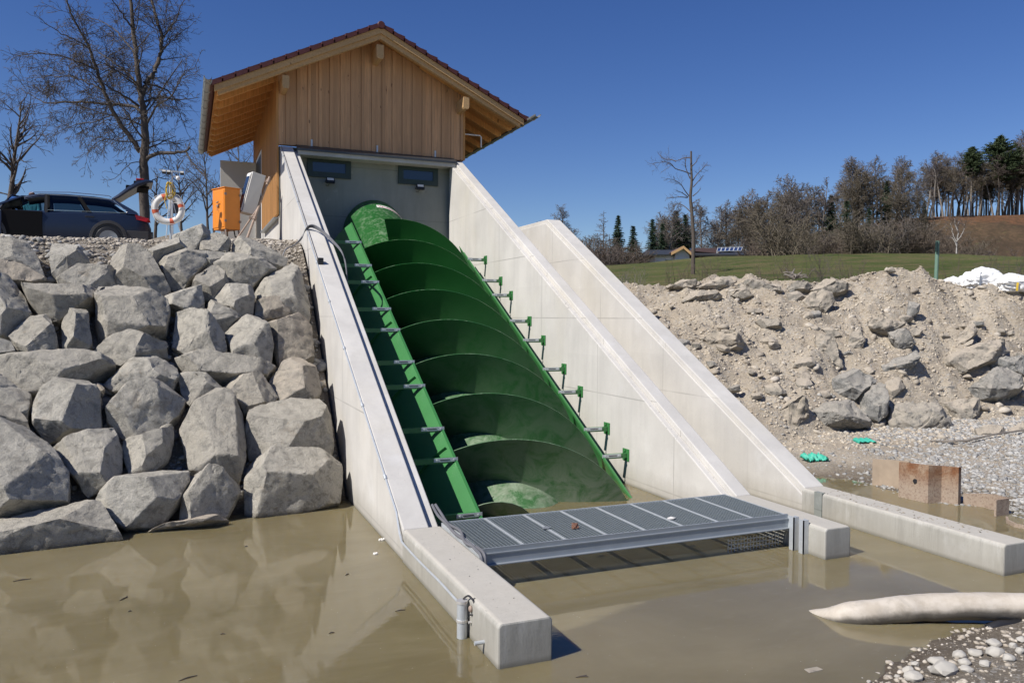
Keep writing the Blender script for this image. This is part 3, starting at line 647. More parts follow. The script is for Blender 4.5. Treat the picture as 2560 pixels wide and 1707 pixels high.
# stiffener ribs across the outer left side
LB=[8.85,7.80,7.12,6.12,5.42,4.45,3.80,2.77,2.12,1.10]; RB=[9.39,8.38,7.74,6.70,5.99,5.03,4.34,3.33,2.68]
def rim(ang,y):
    Rq=RTf+(.062 if ang>R(200) else 0); n=NA+Rq*math.sin(ang); s=(y+n*sa)/ca; return pt(XA+Rq*math.cos(ang),n,np.array(s))
def bracket(a,bx,anchor,rod):
    """slotted bar from the rim a to the concrete face x=bx"""
    sg=1 if bx>a[0] else -1
    br=MB(); y,z=a[1],a[2]
    br.box(min(a[0]+sg*.06,bx),max(a[0]+sg*.06,bx),y-.05,y-.042,z-.045,z+.03); br.box(min(a[0]+sg*.06,bx),max(a[0]+sg*.06,bx),y-.0415,y+.02,z+.022,z+.03)
    o=br.obj('bracket',M['green'],tr)
    L=.34 if sg<0 else .33; xa,xb=sorted((a[0]-sg*.02,a[0]+sg*L)); p=MB(); p.box(xa,xb,y-.059,y-.051,z-.022,z+.034); p.obj('slotted_plate',M['galv'],o)
    p=MB(); p.box(*sorted((a[0]+sg*.10,a[0]+sg*.25)),y-.0625,y-.0595,z+.0,z+.012); p.obj('slot',M['dark'],o)
    for k in (.035,.29): p=MB(); p.lathe([(.013,0),(.013,.014)],6,Matrix.Translation((a[0]+sg*k,y-.060,z+.006))@Matrix.Rotation(R(90),4,'X')); p.obj('bolt',M['galv'],o)
    if anchor:
        p=MB(); p.box(bx-.011,bx-.001,y-.10,y+.10,z-.10,z+.10); 
        p.prism([(bx-.012,y-.006,z+.013),(bx-.09,y-.006,z+.013),(bx-.012,y-.006,z+.095)],(0,.01,0)); p.obj('anchor_plate',M['green'],o)
for y in LB: bracket(rim(TLa,y),-.05,False,True)
for y in RB: bracket(rim(TRa,y),4.03,True,False)
# clamps stiffening the outer skin
for y in [ (a_+b_)/2-.05 for a_,b_ in zip(LB[:-1],LB[1:])][1::2]+[.65]:
    b=MB(); t=np.linspace(TLa+.03,TLa+.6,8); n=NA+(RTf+.012)*np.sin(t); s=(y+n[0]*sa)/ca
    A=[pt(XA+(RTf+r_)*np.cos(t),NA+(RTf+r_)*np.sin(t),s+q+0*t) for q,r_ in ((-.02,.012),(-.02,.06),(-.008,.06),(-.008,.012))]; b.grid(np.array(A)); b.obj('stiffener',M['green'],tr)
# concrete bed under the trough
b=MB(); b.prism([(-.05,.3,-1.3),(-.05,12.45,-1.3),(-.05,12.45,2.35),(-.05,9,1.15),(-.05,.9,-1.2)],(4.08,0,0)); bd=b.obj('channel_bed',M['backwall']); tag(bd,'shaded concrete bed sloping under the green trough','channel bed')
# ------------------------------------------------------------------ grating walkway
gw=thing('grating_walkway','galvanised steel grating walkway across the outlet in front of the screw','walkway',(2,-.57,.3))
GZ=.385
for k in range(8):
    b=MB(); x0=k*.5+.006; x1=(k+1)*.5-.006; y0,y1=-1.15,.02
    fr_=MB(); fr_.box(x0,x1,y0,y0+.006,GZ-.03,GZ+.001); fr_.box(x0,x1,y1-.006,y1,GZ-.03,GZ+.001); fr_.box(x0,x0+.008,y0+.0065,y1-.0065,GZ-.03,GZ+.002); fr_.box(x1-.008,x1,y0+.0065,y1-.0065,GZ-.03,GZ+.002)
    x=x0+.033
    while x<x1-.01: b.box(x-.003,x+.003,y0+.006,y1-.006,GZ-.03,GZ-.001); x+=.0435
    y=y0+.034
    while y<y1-.01: b.box(x0+.007,x1-.007,y-.003,y+.003,GZ-.012,GZ-.003); y+=.0435
    gp=b.obj('grating_panel',M['bars'],gw); fr_.obj('panel_rim',M['galv'],gp)
b=MB(); b.box(0.0,4.0,-1.17,-1.152,GZ-.035,GZ+.012); b.box(0,4.0,-1.19,-1.171,GZ-.048,GZ-.036); b.box(0,4.0,-1.18,-1.171,GZ-.145,GZ-.049); b.box(0,4.0,-1.225,-1.171,GZ-.155,GZ-.146); b.obj('front_beam',M['beam'],gw)
b=MB(); b.box(0,4.0,.022,.03,GZ-.2,GZ+.003); b.box(0,4.0,.031,.09,GZ-.2,GZ-.19); b.obj('rear_beam',M['galv'],gw)
b=MB(); b.box(-.035,-.001,-1.25,.03,GZ-.2,GZ-.004); b.obj('end_plate',M['galv'],gw)
b=MB(); b.box(4.001,4.015,-1.25,.03,GZ-.2,GZ-.004); b.obj('end_plate',M['galv'],gw)
b=MB(); b.tube([(-.02,-1.2,GZ-.02),(-.02,-1.27,GZ-.06),(-.02,-1.27,GZ-.2)],.012,5); b.obj('grab_hook',M['galv'],gw)
# vertical guide channel at the right end and mesh screen below the walkway
gr=thing('guide_rail','upright galvanised guide channel at the right end of the grating','guide rail',(4.0,-1.4,0))
for y0 in (-1.34,-1.50): 
    b=MB(); b.box(3.94,4.019,y0,y0+.012,-.6,.40); b.box(3.94,3.952,y0,y0+.075,-.6,.401); b.box(4.005,4.018,y0+.013,y0+.075,-.6,.40); b.obj('channel_section',M['galv'],gr)
b=MB()
for i in range(17): b.box(3.16+i*.047,3.166+i*.047,-1.11,-1.105,-.25,.16)
for i in range(8): b.box(3.16,3.93,-1.104,-1.099,-.2+i*.047,-.194+i*.047)
tag(b.obj('mesh_screen',M['galv']),'square steel mesh hanging into the water under the right end of the grating','mesh screen')
# ------------------------------------------------------------------ rocks
def hull_rock(name,pts,mat,seed,edge=.07,amp=.03,bev=.035,label=None,cat='boulder',group=None,smooth=True):
    bm=bmesh.new(); [bm.verts.new(p) for p in pts]; r=bmesh.ops.convex_hull(bm,input=bm.verts)
    bmesh.ops.delete(bm,geom=[v for v in bm.verts if not v.link_faces],context='VERTS')
    bmesh.ops.dissolve_limit(bm,angle_limit=R(7),verts=bm.verts,edges=bm.edges)
    if bev: bmesh.ops.bevel(bm,geom=bm.edges[:],offset=bev,segments=1,affect='EDGES',clamp_overlap=True)
    bmesh.ops.triangulate(bm,faces=bm.faces)
    for _ in range(5):
        es=[e for e in bm.edges if e.calc_length()>edge]
        if not es: break
        bmesh.ops.subdivide_edges(bm,edges=es,cuts=1,use_grid_fill=False); bmesh.ops.triangulate(bm,faces=bm.faces)
        if len(bm.faces)>9000: break
    bmesh.ops.remove_doubles(bm,verts=bm.verts,dist=edge*.08)
    bmesh.ops.recalc_face_normals(bm,faces=bm.faces); bm.normal_update()
    P=np.array([v.co for v in bm.verts]); N=np.array([v.normal for v in bm.verts]); o_=seed*3.7
    f=fbm(P*2.2+o_,4,seed); ridge=np.abs(fbm(P*1.5+o_*2,3,seed+5)); d=amp*(.7*f-.9*ridge+.55*fbm(P*8+o_,4,seed+9,.65))
    # stepped fracture planes
    ax=np.array([math.sin(seed),math.cos(seed*1.7),.6]); ax/=np.linalg.norm(ax); q=(P@ax)*4+fbm(P*1.2+o_,2,seed+3); d=d-amp*.55*np.clip((q-np.floor(q)-.82)*8,0,1)
    P=P+N*d[:,None]
    for v,p in zip(bm.verts,P): v.co=p
    c=P.mean(0); c[2]=P[:,2].min()
    me=bpy.data.meshes.new(name)
    for v in bm.verts: v.co=v.co-Vector(c)
    bm.to_mesh(me); bm.free(); me.materials.append(mat); me.polygons.foreach_set('use_smooth',[smooth]*len(me.polygons)); me.set_sharp_from_angle(angle=R(30)); me.update()
    o=bpy.data.objects.new(name,me); C.objects.link(o); o.location=c
    return tag(o,label,cat,group)
def poly_rock(P,n,mat,seed,label,depth=None,push=None,edge=.07,amp=.03,name='boulder',bev=.04,group=None,back=1.0):
    """P outline ring (3D) in a plane with outward normal n: a faceted block bulging out of and into the bank"""
    r=random.Random(seed*13+1); P=np.array(P); c=P.mean(0); n=np.array(n)/np.linalg.norm(n)
    size=np.sqrt(((P-c)**2).sum(1)).mean(); push=(push or r.uniform(.40,.75))*size; depth=depth or size*.9
    e1=np.cross(n,[0,0,1.]); e1/=np.linalg.norm(e1); e2=np.cross(n,e1)
    bm=bmesh.new()
    for p in P:
        for q in (c+(p-c)*.72-n*depth*back,c+(p-c)*.97-n*depth*.35*back,p+n*push*1.6): bm.verts.new(q)
    bmesh.ops.convex_hull(bm,input=bm.verts); bmesh.ops.delete(bm,geom=[v for v in bm.verts if not v.link_faces],context='VERTS')
    def cut(co,no):
        g=bm.verts[:]+bm.edges[:]+bm.faces[:]; bmesh.ops.bisect_plane(bm,geom=g,plane_co=Vector(co),plane_no=Vector(no),clear_outer=True)
        vs=[v.co.copy() for v in bm.verts]; bm.clear(); [bm.verts.new(v) for v in vs]; bmesh.ops.convex_hull(bm,input=bm.verts); bmesh.ops.delete(bm,geom=[v for v in bm.verts if not v.link_faces],context='VERTS')
    a0=r.uniform(0,6.28); tl=r.uniform(.08,.42); cut(c+n*push,n+(e1*math.cos(a0)+e2*math.sin(a0))*tl)
    K=r.choice((4,5,5,6))
    for k in range(K):
        a=a0+k*6.28/K+r.uniform(-.45,.45); e=e1*math.cos(a)+e2*math.sin(a); Ex=((P-c)@e).max(); be=R(r.uniform(28,68)); u=r.uniform(.80,.99) if be>R(45) else r.uniform(.92,1.0)
        cut(c+e*Ex*u+n*push*r.uniform(0,.3),n*math.cos(be)+e*math.sin(be))
    pts=[v.co.copy() for v in bm.verts]; bm.free()
    return hull_rock(name,pts,mat,seed,edge,amp,min(bev,size*.02),label,'boulder',group)
LR=[ # outline in the 1.8667x crop of the left bank, label, material, tweaks
("130,100 55,108 0,112 0,195 100,212 215,248 185,165","dark brownish block at the far left top under the gravel crest"),
("240,97 330,120 425,168 432,210 330,235 255,240 232,225","flat-faced grey slab half buried just below the parked car's rear door"),
("0,195 110,208 200,238 236,275 150,288 60,275 0,262","long tan slab tapering right at the left edge, second row from the crest"),
("252,243 300,225 495,205 545,235 545,305 430,320 268,292","low grey-brown block wedged against the tall pointed boulder's left foot"),
("600,122 655,124 725,215 800,325 745,362 650,345 540,290 500,210 520,150","tall pointed grey boulder with a smooth sloping front, below the lifebuoy"),
("690,120 755,95 835,90 890,130 880,150 740,158 715,180 690,160","small tan-cheeked block behind the dark mottled boulder near the crest"),
("800,58 900,38 980,52 985,80 910,130 865,122 820,95","rounded rough grey boulder on the crest, right of the lifebuoy post"),
("985,75 1070,70 1082,105 1060,150 960,148 905,128","broken grey rubble block below the orange cabinet"),
("1090,70 1200,98 1345,172 1342,208 1250,215 1130,165 1075,145","long light grey slab sloping to the right under the tilted cabinet"),
("735,165 800,152 890,145 965,168 968,198 910,252 850,308 790,290 745,215","mottled dark boulder with mossy top, right of the tall pointed one"),
("990,160 1090,152 1190,180 1295,235 1180,292 1100,290 1010,228 975,190","wide rust-stained boulder below the long light slab"),
("970,203 1020,230 1085,288 1000,348 950,338 882,302","pointed blue-grey stone between the mottled and the rust-stained boulder"),
("92,285 180,278 330,292 462,322 442,390 270,452 200,438 132,370","broad grey block with blue-shaded left end and a small flat stone on top"),
("0,250 55,258 122,340 152,430 62,520 0,522","black shadowed rock at the left edge beside the broad grey block"),
("450,325 560,310 640,345 790,385 800,430 778,510 600,535 450,558 436,450","largest flat-faced boulder in the middle of the wall with a peaked top left"),
("740,352 830,316 940,308 960,395 945,450 820,405 760,382","smooth grey stone with dark underside right of the largest flat boulder"),
("1000,325 1080,292 1180,303 1190,360 1182,432 1120,440 1060,402 995,370","cleft brownish stone, left neighbour of the pale block touching the wall"),
("1180,300 1250,262 1360,205 1405,262 1452,382 1450,448 1370,432 1220,362","big pale block leaning on the concrete wall, uppermost of those touching it"),
("1190,372 1330,358 1362,402 1356,438 1200,447 1183,420","small tan stone tucked under the big pale block by the wall"),
("968,375 990,368 1050,410 1135,442 1060,492 1040,502 958,460","dark wedge of rock between the cleft stone and the light upright one"),
("815,420 862,420 1000,482 1050,532 1062,592 1036,637 880,620 795,562","grainy square-cut boulder left of the light upright block"),
("1045,505 1100,465 1190,435 1240,500 1276,585 1270,655 1190,657 1088,630 1060,560","light grey upright block with cracked right face in mid slope"),
("1225,452 1340,438 1442,450 1452,530 1472,620 1380,655 1300,667 1258,560","tan upright block with a stained corner, second touching the wall from the top"),
("35,522 130,460 222,430 247,467 277,560 262,600 150,602 90,597","rough fan-shaped grey rock near the left edge in mid slope"),
("285,460 330,425 410,420 432,500 437,560 400,600 320,605 283,590","upright dark-faced stone squeezed left of the largest flat boulder"),
("425,582 520,545 682,530 782,570 792,620 690,645 560,668 478,625","lens-shaped grey boulder directly under the largest flat one"),
("0,642 50,605 180,603 400,620 522,645 552,670 400,730 200,777 78,777 28,722","long reddish-tan lying slab near the left edge, wider than any other in its row"),
("470,745 570,670 650,608 700,635 832,690 836,732 800,792 700,770 600,745 520,770","light arched boulder peaking in the middle, under the lens-shaped one"),
("800,625 900,618 1100,650 1292,680 1252,722 1100,727 950,712 862,692","long thin tapering slab lying below the grainy square-cut boulder"),
("830,702 950,720 1042,770 1062,797 960,805 880,842 835,782","half-shadowed stone under the long thin slab"),
("1040,742 1150,697 1202,712 1302,812 1290,837 1140,882 1100,822","pale diamond-shaped block pointing down left, below the thin slab"),
("1240,745 1330,650 1400,642 1472,702 1502,792 1460,842 1400,852 1308,837","pale block with a bright ridged top, third touching the wall from the top"),
("140,872 200,800 300,760 420,760 477,822 482,960 360,982 200,1002 150,942","rounded tan boulder with dark right side in the fifth row near the left edge"),
("482,822 560,762 640,745 762,770 872,835 838,902 750,962 600,992 560,982 490,912","large light tan dome-shaped boulder with a brown spot, centre left"),
("0,700 22,720 72,780 150,800 146,862 130,912 60,850 0,842","brown cornered stone at the left edge above the big layered rock"),
("0,846 80,850 132,922 147,967 70,947 0,947","grey layered ledge at the left edge, resting on the biggest dark rock"),
("0,947 140,967 232,1040 332,1190 326,1302 200,1312 0,1362","biggest dark grey rock at the left edge with a brown root stain"),
("235,1042 350,1000 540,968 572,1050 577,1190 400,1267 330,1180 298,1100","grey block in shade with a bright flat top, right of the biggest dark rock"),
("568,1010 700,975 812,948 816,1012 790,1092 700,1162 600,1177 570,1092","square shaded block left of the tallest sunlit boulder"),
("830,955 900,862 1002,788 1082,810 1132,902 1157,1082 1120,1202 960,1155 880,1142 848,1052","tallest sunlit boulder in the lower wall, smooth tan face split by a ridge"),
("1150,892 1200,860 1350,838 1482,865 1542,952 1562,1052 1550,1095 1400,1062 1280,1078 1160,1082 1138,962","wide light grey boulder with curved dark notch, fourth touching the wall"),
("1133,1182 1160,1100 1300,1080 1482,1080 1592,1132 1604,1222 1592,1292 1350,1357 1130,1352","lowest boulder against the wall, a big sunlit block standing in the water"),
("400,1287 500,1210 600,1180 762,1140 887,1150 892,1202 840,1292 750,1392 580,1407 498,1312","dark layered rock with an overhang and a pale pebble on top"),
("880,1158 1000,1170 1122,1210 1132,1242 1072,1342 1052,1382 820,1372 828,1312","slanting half-shaded block at the waterline between layered rock and lowest wall boulder"),
("0,1365 200,1325 390,1293 482,1300 522,1360 582,1472 400,1502 200,1527 0,1570","long pale grey slab lying in the water at the lower left edge"),
("676,1425 850,1383 980,1368 1075,1392 900,1418","thin tan slab barely rising from the water in front of the rocks"),
("700,540 782,550 792,577 720,547","small dark chip wedged above the lens-shaped boulder"),
("0,530 60,560 82,602 30,612 0,642","dark low stone at the left edge above the reddish slab"),
("430,748 460,740 492,772 480,802 448,792","small pale cobble between the arched and the dome-shaped boulder"),
("860,150 960,165 990,160 1100,150 1040,205 975,215 930,190","thin pale stone wedged over the mottled boulder's right shoulder"),
("100,268 130,258 178,274 165,284 108,284","small flat pebble lying on the broad grey block"),
("740,945 800,935 815,955 760,972","thin pale flake on the square shaded block's edge"),
("640,118 690,115 700,150 665,160","small grey stone behind the tall pointed boulder's peak"),
]
nb=np.array([0,-.80,.60])
for i,(s_,lb) in enumerate(LR):
    px=[tuple(map(float,q.split(','))) for q in s_.split()]; P=[]
    cu_=np.mean([p[0] for p in px])/1.8667; cv_=560+np.mean([p[1] for p in px])/1.8667
    for u,v in px:
        u=u/1.8667; v=560+v/1.8667
        if u<=1: u-=60
        # the rock plane: y = 2.7+.19(x+.5)+1.15 z, flattening at the crest
        D=_F*FPX+_RT*(u-1280)-_UP*(v-853.5); a=D[1]-.19*D[0]-1.15*D[2]; k=(2.7+.19*(CAM[0]+.5)+1.15*CAM[2]-CAM[1])/a; P.append(CAM+D*k)
    P=np.array(P)
    if lb.startswith('lowest boulder') or lb.startswith('long pale grey') or 'waterline' in lb or 'overhang' in lb: P[:,2]-=.04; 
    small=('pebble' in lb or 'cobble' in lb or 'flake' in lb or 'chip' in lb)
    o=poly_rock(P,nb,M['rockt'] if i in (2,18,22,31,45,48) else M['rockg'],i+3,lb,edge=.055 if not small else .04,amp=.016 if not small else .008,bev=.03 if not small else .03,name='boulder' if not small else 'stone',group='boulders stacked on the left bank')
    if small: o['category']='stone'
b=MB(); q=ray(365,1186,y=3.2); b.ball(tuple(q),(.13,.08,.05),12); o=b.obj('stone',M['cobble'],smooth=True); tag(o,'smooth pale oval pebble lying on the dark layered rock','stone')
# chinking stones between the blocks: fist sized fill that nobody could count
def scatter(name,n,place,mat,seed,smin,smax,flat=.65,label=None):
    r=np.random.default_rng(seed); ico=[]; bm=bmesh.new(); bmesh.ops.create_icosphere(bm,subdivisions=1,radius=1); base=np.array([v.co for v in bm.verts]); F0=np.array([[v.index for v in f.verts] for f in bm.faces]); bm.free()
    P=place(r,n); n=len(P); s_=smin+(smax-smin)*r.random(n)**3.2
    th=r.random(n)*6.28; ax=np.stack([.7+.6*r.random(n),.6+.5*r.random(n),flat*(.6+.6*r.random(n))],1)
    V=base[None]*ax[:,None]*s_[:,None,None]*(1+.22*(r.random((n,len(base),1))-.5)*2)
    cs,sn=np.cos(th),np.sin(th); tl=(r.random(n)-.5)*1.0
    x=V[...,0]*cs[:,None]-V[...,1]*sn[:,None]; y=V[...,0]*sn[:,None]+V[...,1]*cs[:,None]; z=V[...,2]+x*tl[:,None]
    V=np.stack([x,y,z],-1)+P[:,None]; F=(F0[None]+np.arange(n)[:,None,None]*len(base)).reshape(-1,3)
    me=fastmesh(name,V.reshape(-1,3),F,mat,True); o=bpy.data.objects.new(name,me); C.objects.link(o); o['kind']='stuff'; return o
def pl_left(r,n):
    x=r.uniform(-8,-.56,n); y=r.uniform(6.3,8.6,n)**1; z=H(x,y); return np.stack([x,y,z+.005],-1)
def pl_bank(r,n):
    x=r.uniform(-6,-.56,n); y=r.uniform(3,7,n); z=H(x,y); return np.stack([x,y,z+.02],-1)
def m_peb(name,a,b_,c):
    t=NT(name); g=t.n('ShaderNodeNewGeometry'); rd=g.outputs['Random Per Island']; col=t.ramp(rd,[(0,a),(.45,b_),(1,c)]); f=t.noise(25,5,.7,world=True); col=t.mix(t.ramp(f,[(.35,.4),(.55,0)]),col,tuple(x*.5 for x in a)); return t.fin(col,.9,0,t.bump(f,.2,.01),.25)
M['peb']=m_peb('tan_pebbles',(.30,.26,.21),(.42,.37,.30),(.54,.49,.42)); M['pebg']=m_peb('grey_pebbles',(.24,.235,.22),(.34,.33,.31),(.48,.465,.43))
M['pebd']=m_peb('dusty_clods',(.38,.32,.245),(.48,.415,.325),(.57,.51,.415))
scatter('crest_gravel',9000,pl_left,M['peb'],1,.006,.06)
scatter('fill_stones',1500,pl_bank,M['pebg'],2,.03,.13)
def pl_right(r,n):
    x=r.uniform(5.9,19,n);y=r.uniform(-1,14,n); d,u=dw(x,y); k=(d>15)&(d<22.3)&(u<2620); x,y=x[k],y[k]; return np.stack([x,y,H(x,y)+.0],-1)
scatter('rubble_clods',62000,pl_right,M['pebd'],3,.006,.05)
scatter('rubble_stones',1300,pl_right,M['peb'],4,.025,.15)
def pl_beach(r,n):
    x=r.uniform(6.5,16,n);y=r.uniform(-2.5,6,n); d,u=dw(x,y); z=H(x,y); k=(d<17.2)&(z>-.03)&(u<2620)&(u>1900)&(r.random(n)<np.clip((u-2060)/330,.10,1)); x,y,z=x[k],y[k],z[k]; return np.stack([x,y,z],-1)
scatter('shore_gravel',46000,pl_beach,M['pebg'],5,.007,.062)
def pl_fg(r,n):
    x=r.uniform(1.2,6,n);y=r.uniform(-6,-3.2,n); z=H(x,y); k=(z>-.03); x,y,z=x[k],y[k],z[k]; return np.stack([x,y,z],-1)
scatter('foreground_gravel',5200,pl_fg,M['peb'],6,.004,.035)
# ---- rubble slope blocks, outlines in the 2.2085x crop with origin 1500,650
def onH(u,v,d0=12.,d1=30.):
    t=np.linspace(d0,d1,700); D=(_F*FPX+_RT*(u-1280)-_UP*(v-853.5))/FPX; P=CAM+t[:,None]*D; z=H(P[:,0],P[:,1],False); k=np.argmax(P[:,2]<z); return P[k] if P[k][2]<z[k] else CAM+21.4*D
DR=[
("750,135 830,108 1000,122 1022,178 900,188 760,162","white dusty boulder on the crest, broadest of the row left of the soil heap",0),
("520,152 620,105 720,98 742,150 690,167 560,167","white dusty boulder on the crest left of the broadest one",0),
("360,142 440,113 540,113 532,157 368,162","low pale boulder on the crest near the outer wall",0),
("1028,152 1120,113 1172,140 1152,167 1040,172","small pale boulder on the crest right of the broadest one",0),
("1130,168 1250,108 1382,113 1392,162 1330,182 1200,184","flat-topped pale boulder with a dark notch on the crest left of the soil heap",0),
("500,182 640,163 682,202 660,217 540,232 430,240","pale slab below the crest's white boulders, close to the outer wall",0),
("690,170 800,158 862,200 780,217 700,202","brown crumbling clod under the white crest boulders",0),
("1028,190 1100,168 1142,202 1090,247 1040,242","tan block with a shaded right end below the crest",0),
("1088,270 1170,168 1282,178 1302,232 1240,302","long dusty slab leaning below the notched crest boulder",0),
("1470,335 1560,332 1692,348 1602,407 1490,377","flat brown-grey slab jutting from the middle of the slope",0),
("1690,300 1702,225 1740,232 1767,250 1765,287 1702,332","dark upright splinter high on the slope below the soil heap",1),
("1578,395 1640,375 1702,400 1757,460 1730,490 1640,507 1608,450","smooth grey-green wedge pointing down in mid slope",1),
("1538,592 1640,530 1752,500 1772,560 1690,640 1600,642 1556,622","blue-grey slab with shaded front below the grey-green wedge",1),
("1288,642 1400,600 1532,660 1520,692 1420,742 1410,787 1278,742","bright blue-grey block with broken edge, left of the tan capped one",1),
("1420,742 1560,680 1582,780 1580,862 1540,902 1448,862","tall grey slab leaning between the bright block and the tan capped one",1),
("1568,672 1650,643 1692,702 1640,742 1610,772 1568,722","tan capped stone with dark underside above the biggest block",0),
("1153,832 1280,770 1402,780 1432,832 1512,902 1500,917 1200,912","long layered grey slab at the foot of the slope",1),
("978,802 1060,748 1152,778 1162,850 1100,922 1000,922 973,872","rounded conglomerate boulder at the foot of the slope",0),
("1588,800 1700,788 1862,800 1952,860 1952,952 1832,1012 1700,1017 1588,952","biggest grey block at the foot of the slope, above the rusty sheet",1),
("1878,792 1990,763 2092,770 2107,820 2050,892 1970,902 1898,842","tan block with shaded base right of the biggest grey block",0),
("2000,722 2200,600 2250,588 2345,680 2320,722 2200,782 2080,772","huge smooth grey slab half buried at the right edge",1),
("1928,472 2050,338 2082,390 2060,432 1980,482","brown-tan block with an overhang in the right mid slope",0),
("2060,342 2120,338 2122,362 2070,364","little blue-grey flat stone high in the right slope",1),
("1888,562 2000,482 2250,420 2267,480 2200,562 2000,642 1898,622","broad soil-covered boulder in the right mid slope",0),
("1188,422 1250,398 1332,500 1342,602 1260,562 1188,502","tan tilted slab left of the shaded hollow",0),
("1348,502 1400,370 1440,348 1472,420 1462,492 1400,492","dusty upright block right of the tilted slab",0),
("1218,382 1260,368 1342,420 1280,432","small grey chip above the tilted slab",0),
("598,412 640,393 657,405 620,432","small bluish chip near the outer wall",1),
("583,560 632,558 652,587 600,592","dark small stone beside the outer wall in mid slope",1),
("1208,722 1260,718 1287,752 1230,767","brown round stone left of the bright blue-grey block",0),
("1088,642 1140,618 1172,650 1120,682","tan round stone in the lower middle of the slope",0),
("2068,932 2200,903 2252,960 2150,1002 2080,972","tan flat boulder on the gravel behind the thin branch",0),
("2250,932 2350,893 2350,962 2260,972","tan flat boulder at the right edge behind the branch",0),
("2140,592 2200,558 2350,538 2350,642 2250,600","grey slab edge above the huge half buried slab",1),
("698,712 770,688 777,722 720,727","grey layered stone touching the outer wall low down",1),
("900,690 1000,680 1040,740 960,760 910,730","soil-coated boulder low in the slope near the outer wall",0),
("830,740 890,725 900,760 840,772","small smooth tan cobble low in the slope near the outer wall",0),
("1160,370 1200,358 1222,382 1180,402","pale rounded cobble in the upper middle slope",0),
("1450,600 1490,583 1528,612 1490,640","pale rounded cobble resting on the bright blue-grey block",0),
("1890,700 1930,683 1962,702 1920,727","pale cobble in a pair left of the huge half buried slab",0),
("1270,960 1300,950 1320,985 1280,995","light stone on the gravel below the long layered slab",0),
("2250,395 2285,385 2292,410 2255,415","pale stone standing near the right edge of the slope",0),
("640,470 682,468 727,502 690,512 650,495","brown clod added in place of a dark hole beside the outer wall in mid slope",0),  # clod added where the slope only has a dark hole
("1100,540 1180,535 1190,580 1110,605 1060,590","crumbly soil-covered boulder in the left mid slope",0),
("540,430 600,400 700,400 790,420 800,480 700,500 600,470","wide dusty boulder buried in the upper left slope",0),
("850,330 1000,340 1010,372 900,380","low dusty ledge with a dark gap in the upper left slope",0),
("1990,480 2040,440 2065,440 2050,470 2000,490","dark brown rotten block under the brown-tan overhang",0),
("1700,390 1750,375 1790,385 1770,420 1720,425","brown cobble beside the grey-green wedge",0),
("1580,55 1610,38 1640,62 1600,70","tan stone on the very top of the soil heap",0),
]
for i,(s_,lb,g_) in enumerate(DR):
    px=[tuple(map(float,q.split(','))) for q in s_.split()]; px=[(1500+a/2.2085,650+b_/2.2085) for a,b_ in px]
    cu_,cv_=np.mean(px,0); c=onH(cu_,cv_+ (0 if i>8 else 4)); vd=CAM-c; vd/=np.linalg.norm(vd); ext=np.hypot(*np.std(px,0))/FPX*17; c=c+vd*(.10+ext*(.6 if g_ else .35)); n=np.array([-.30,-.62,.72]); n=n/np.linalg.norm(n)*.6+vd*.4
    P=[]
    for u,v in px:
        D=_F*FPX+_RT*(u-1280)-_UP*(v-853.5); k=((c-CAM)@n)/(D@n); P.append(CAM+D*k)
    sz=np.sqrt(((np.array(P)-c)**2).sum(1)).mean(); sm_=sz<.3
    o=poly_rock(P,n,M['rockb'] if g_ else M['rockt'],i+101,lb,edge=.075 if not sm_ else .05,amp=.045 if not sm_ else .012,bev=.05,push=.62 if g_ else .45,name='stone' if sm_ else 'boulder',group='boulders and stones in the rubble slope')
    if sm_: o['category']='stone'
# ---- cobbles in the foreground corner (2.386x crop, origin 1900,1050)
CB=[(1055,1455,60,30,'large pale oval cobble'),(1190,1435,48,30,'pale cobble with a pointed right end'),(1285,1425,50,30,'pale angular cobble'),(1400,1445,60,36,'large round pale cobble'),(1095,1535,92,52,'largest flat white cobble'),(890,1495,42,28,'rounded pale cobble'),(915,1548,64,34,'wide whitish cobble at the bottom edge'),(1395,1372,50,30,'whitish cobble high on the shore'),(925,1445,30,20,'small pale cobble'),(1220,1500,44,26,'grey cobble'),(1510,1395,30,20,'small bluish cobble near the right edge'),(1020,1492,26,16,'small round pebble'),(1558,1345,34,22,'pale cobble at the right edge'),(650,1525,16,12,'lone little cobble at the left end of the shore'),(1480,1500,44,28,'tan cobble'),(1340,1520,40,24,'tan flat cobble'),(600,1562,30,14,'pale pebble cut by the bottom edge'),(1550,1450,30,24,'brown cobble by the right edge'),(1230,1545,44,24,'grey-white cobble at the bottom edge'),(820,1515,24,14,'small tan pebble')]
for i,(u,v,a,b_,lb) in enumerate(CB):
    c=ray(1900+u/2.386,1050+v/2.386,z=.05); dd=(c-CAM)@_F; ru=a/2.386*dd/FPX; rv=b_/2.386*dd/FPX
    r=random.Random(i); pts=[]
    for k in range(34):
        q=Vector((r.gauss(0,1),r.gauss(0,1),r.gauss(0,1))).normalized(); pts.append((c[0]+q.x*ru,c[1]+q.y*ru*.85,max(float(H(c[0],c[1])),-.01)+rv*.55+q.z*rv*.95))
    o=hull_rock('cobble',pts,M['cobble'],i+300,.03,.004,.012,lb+' in the near right corner','cobble','cobbles in the near right corner')
c=ray(1900+315/2.386,1050+1487/2.386,z=0); b=MB(); b.prism([(c[0]-.07,c[1]-.035,-.02),(c[0]+.08,c[1]-.03,-.02),(c[0]+.07,c[1]+.03,-.02),(c[0]-.06,c[1]+.035,-.02)],(0,0,.024)); tag(b.obj('stone',M['rockt'],bevel=.006),'flat tan stone just breaking the water near the bottom edge','stone')

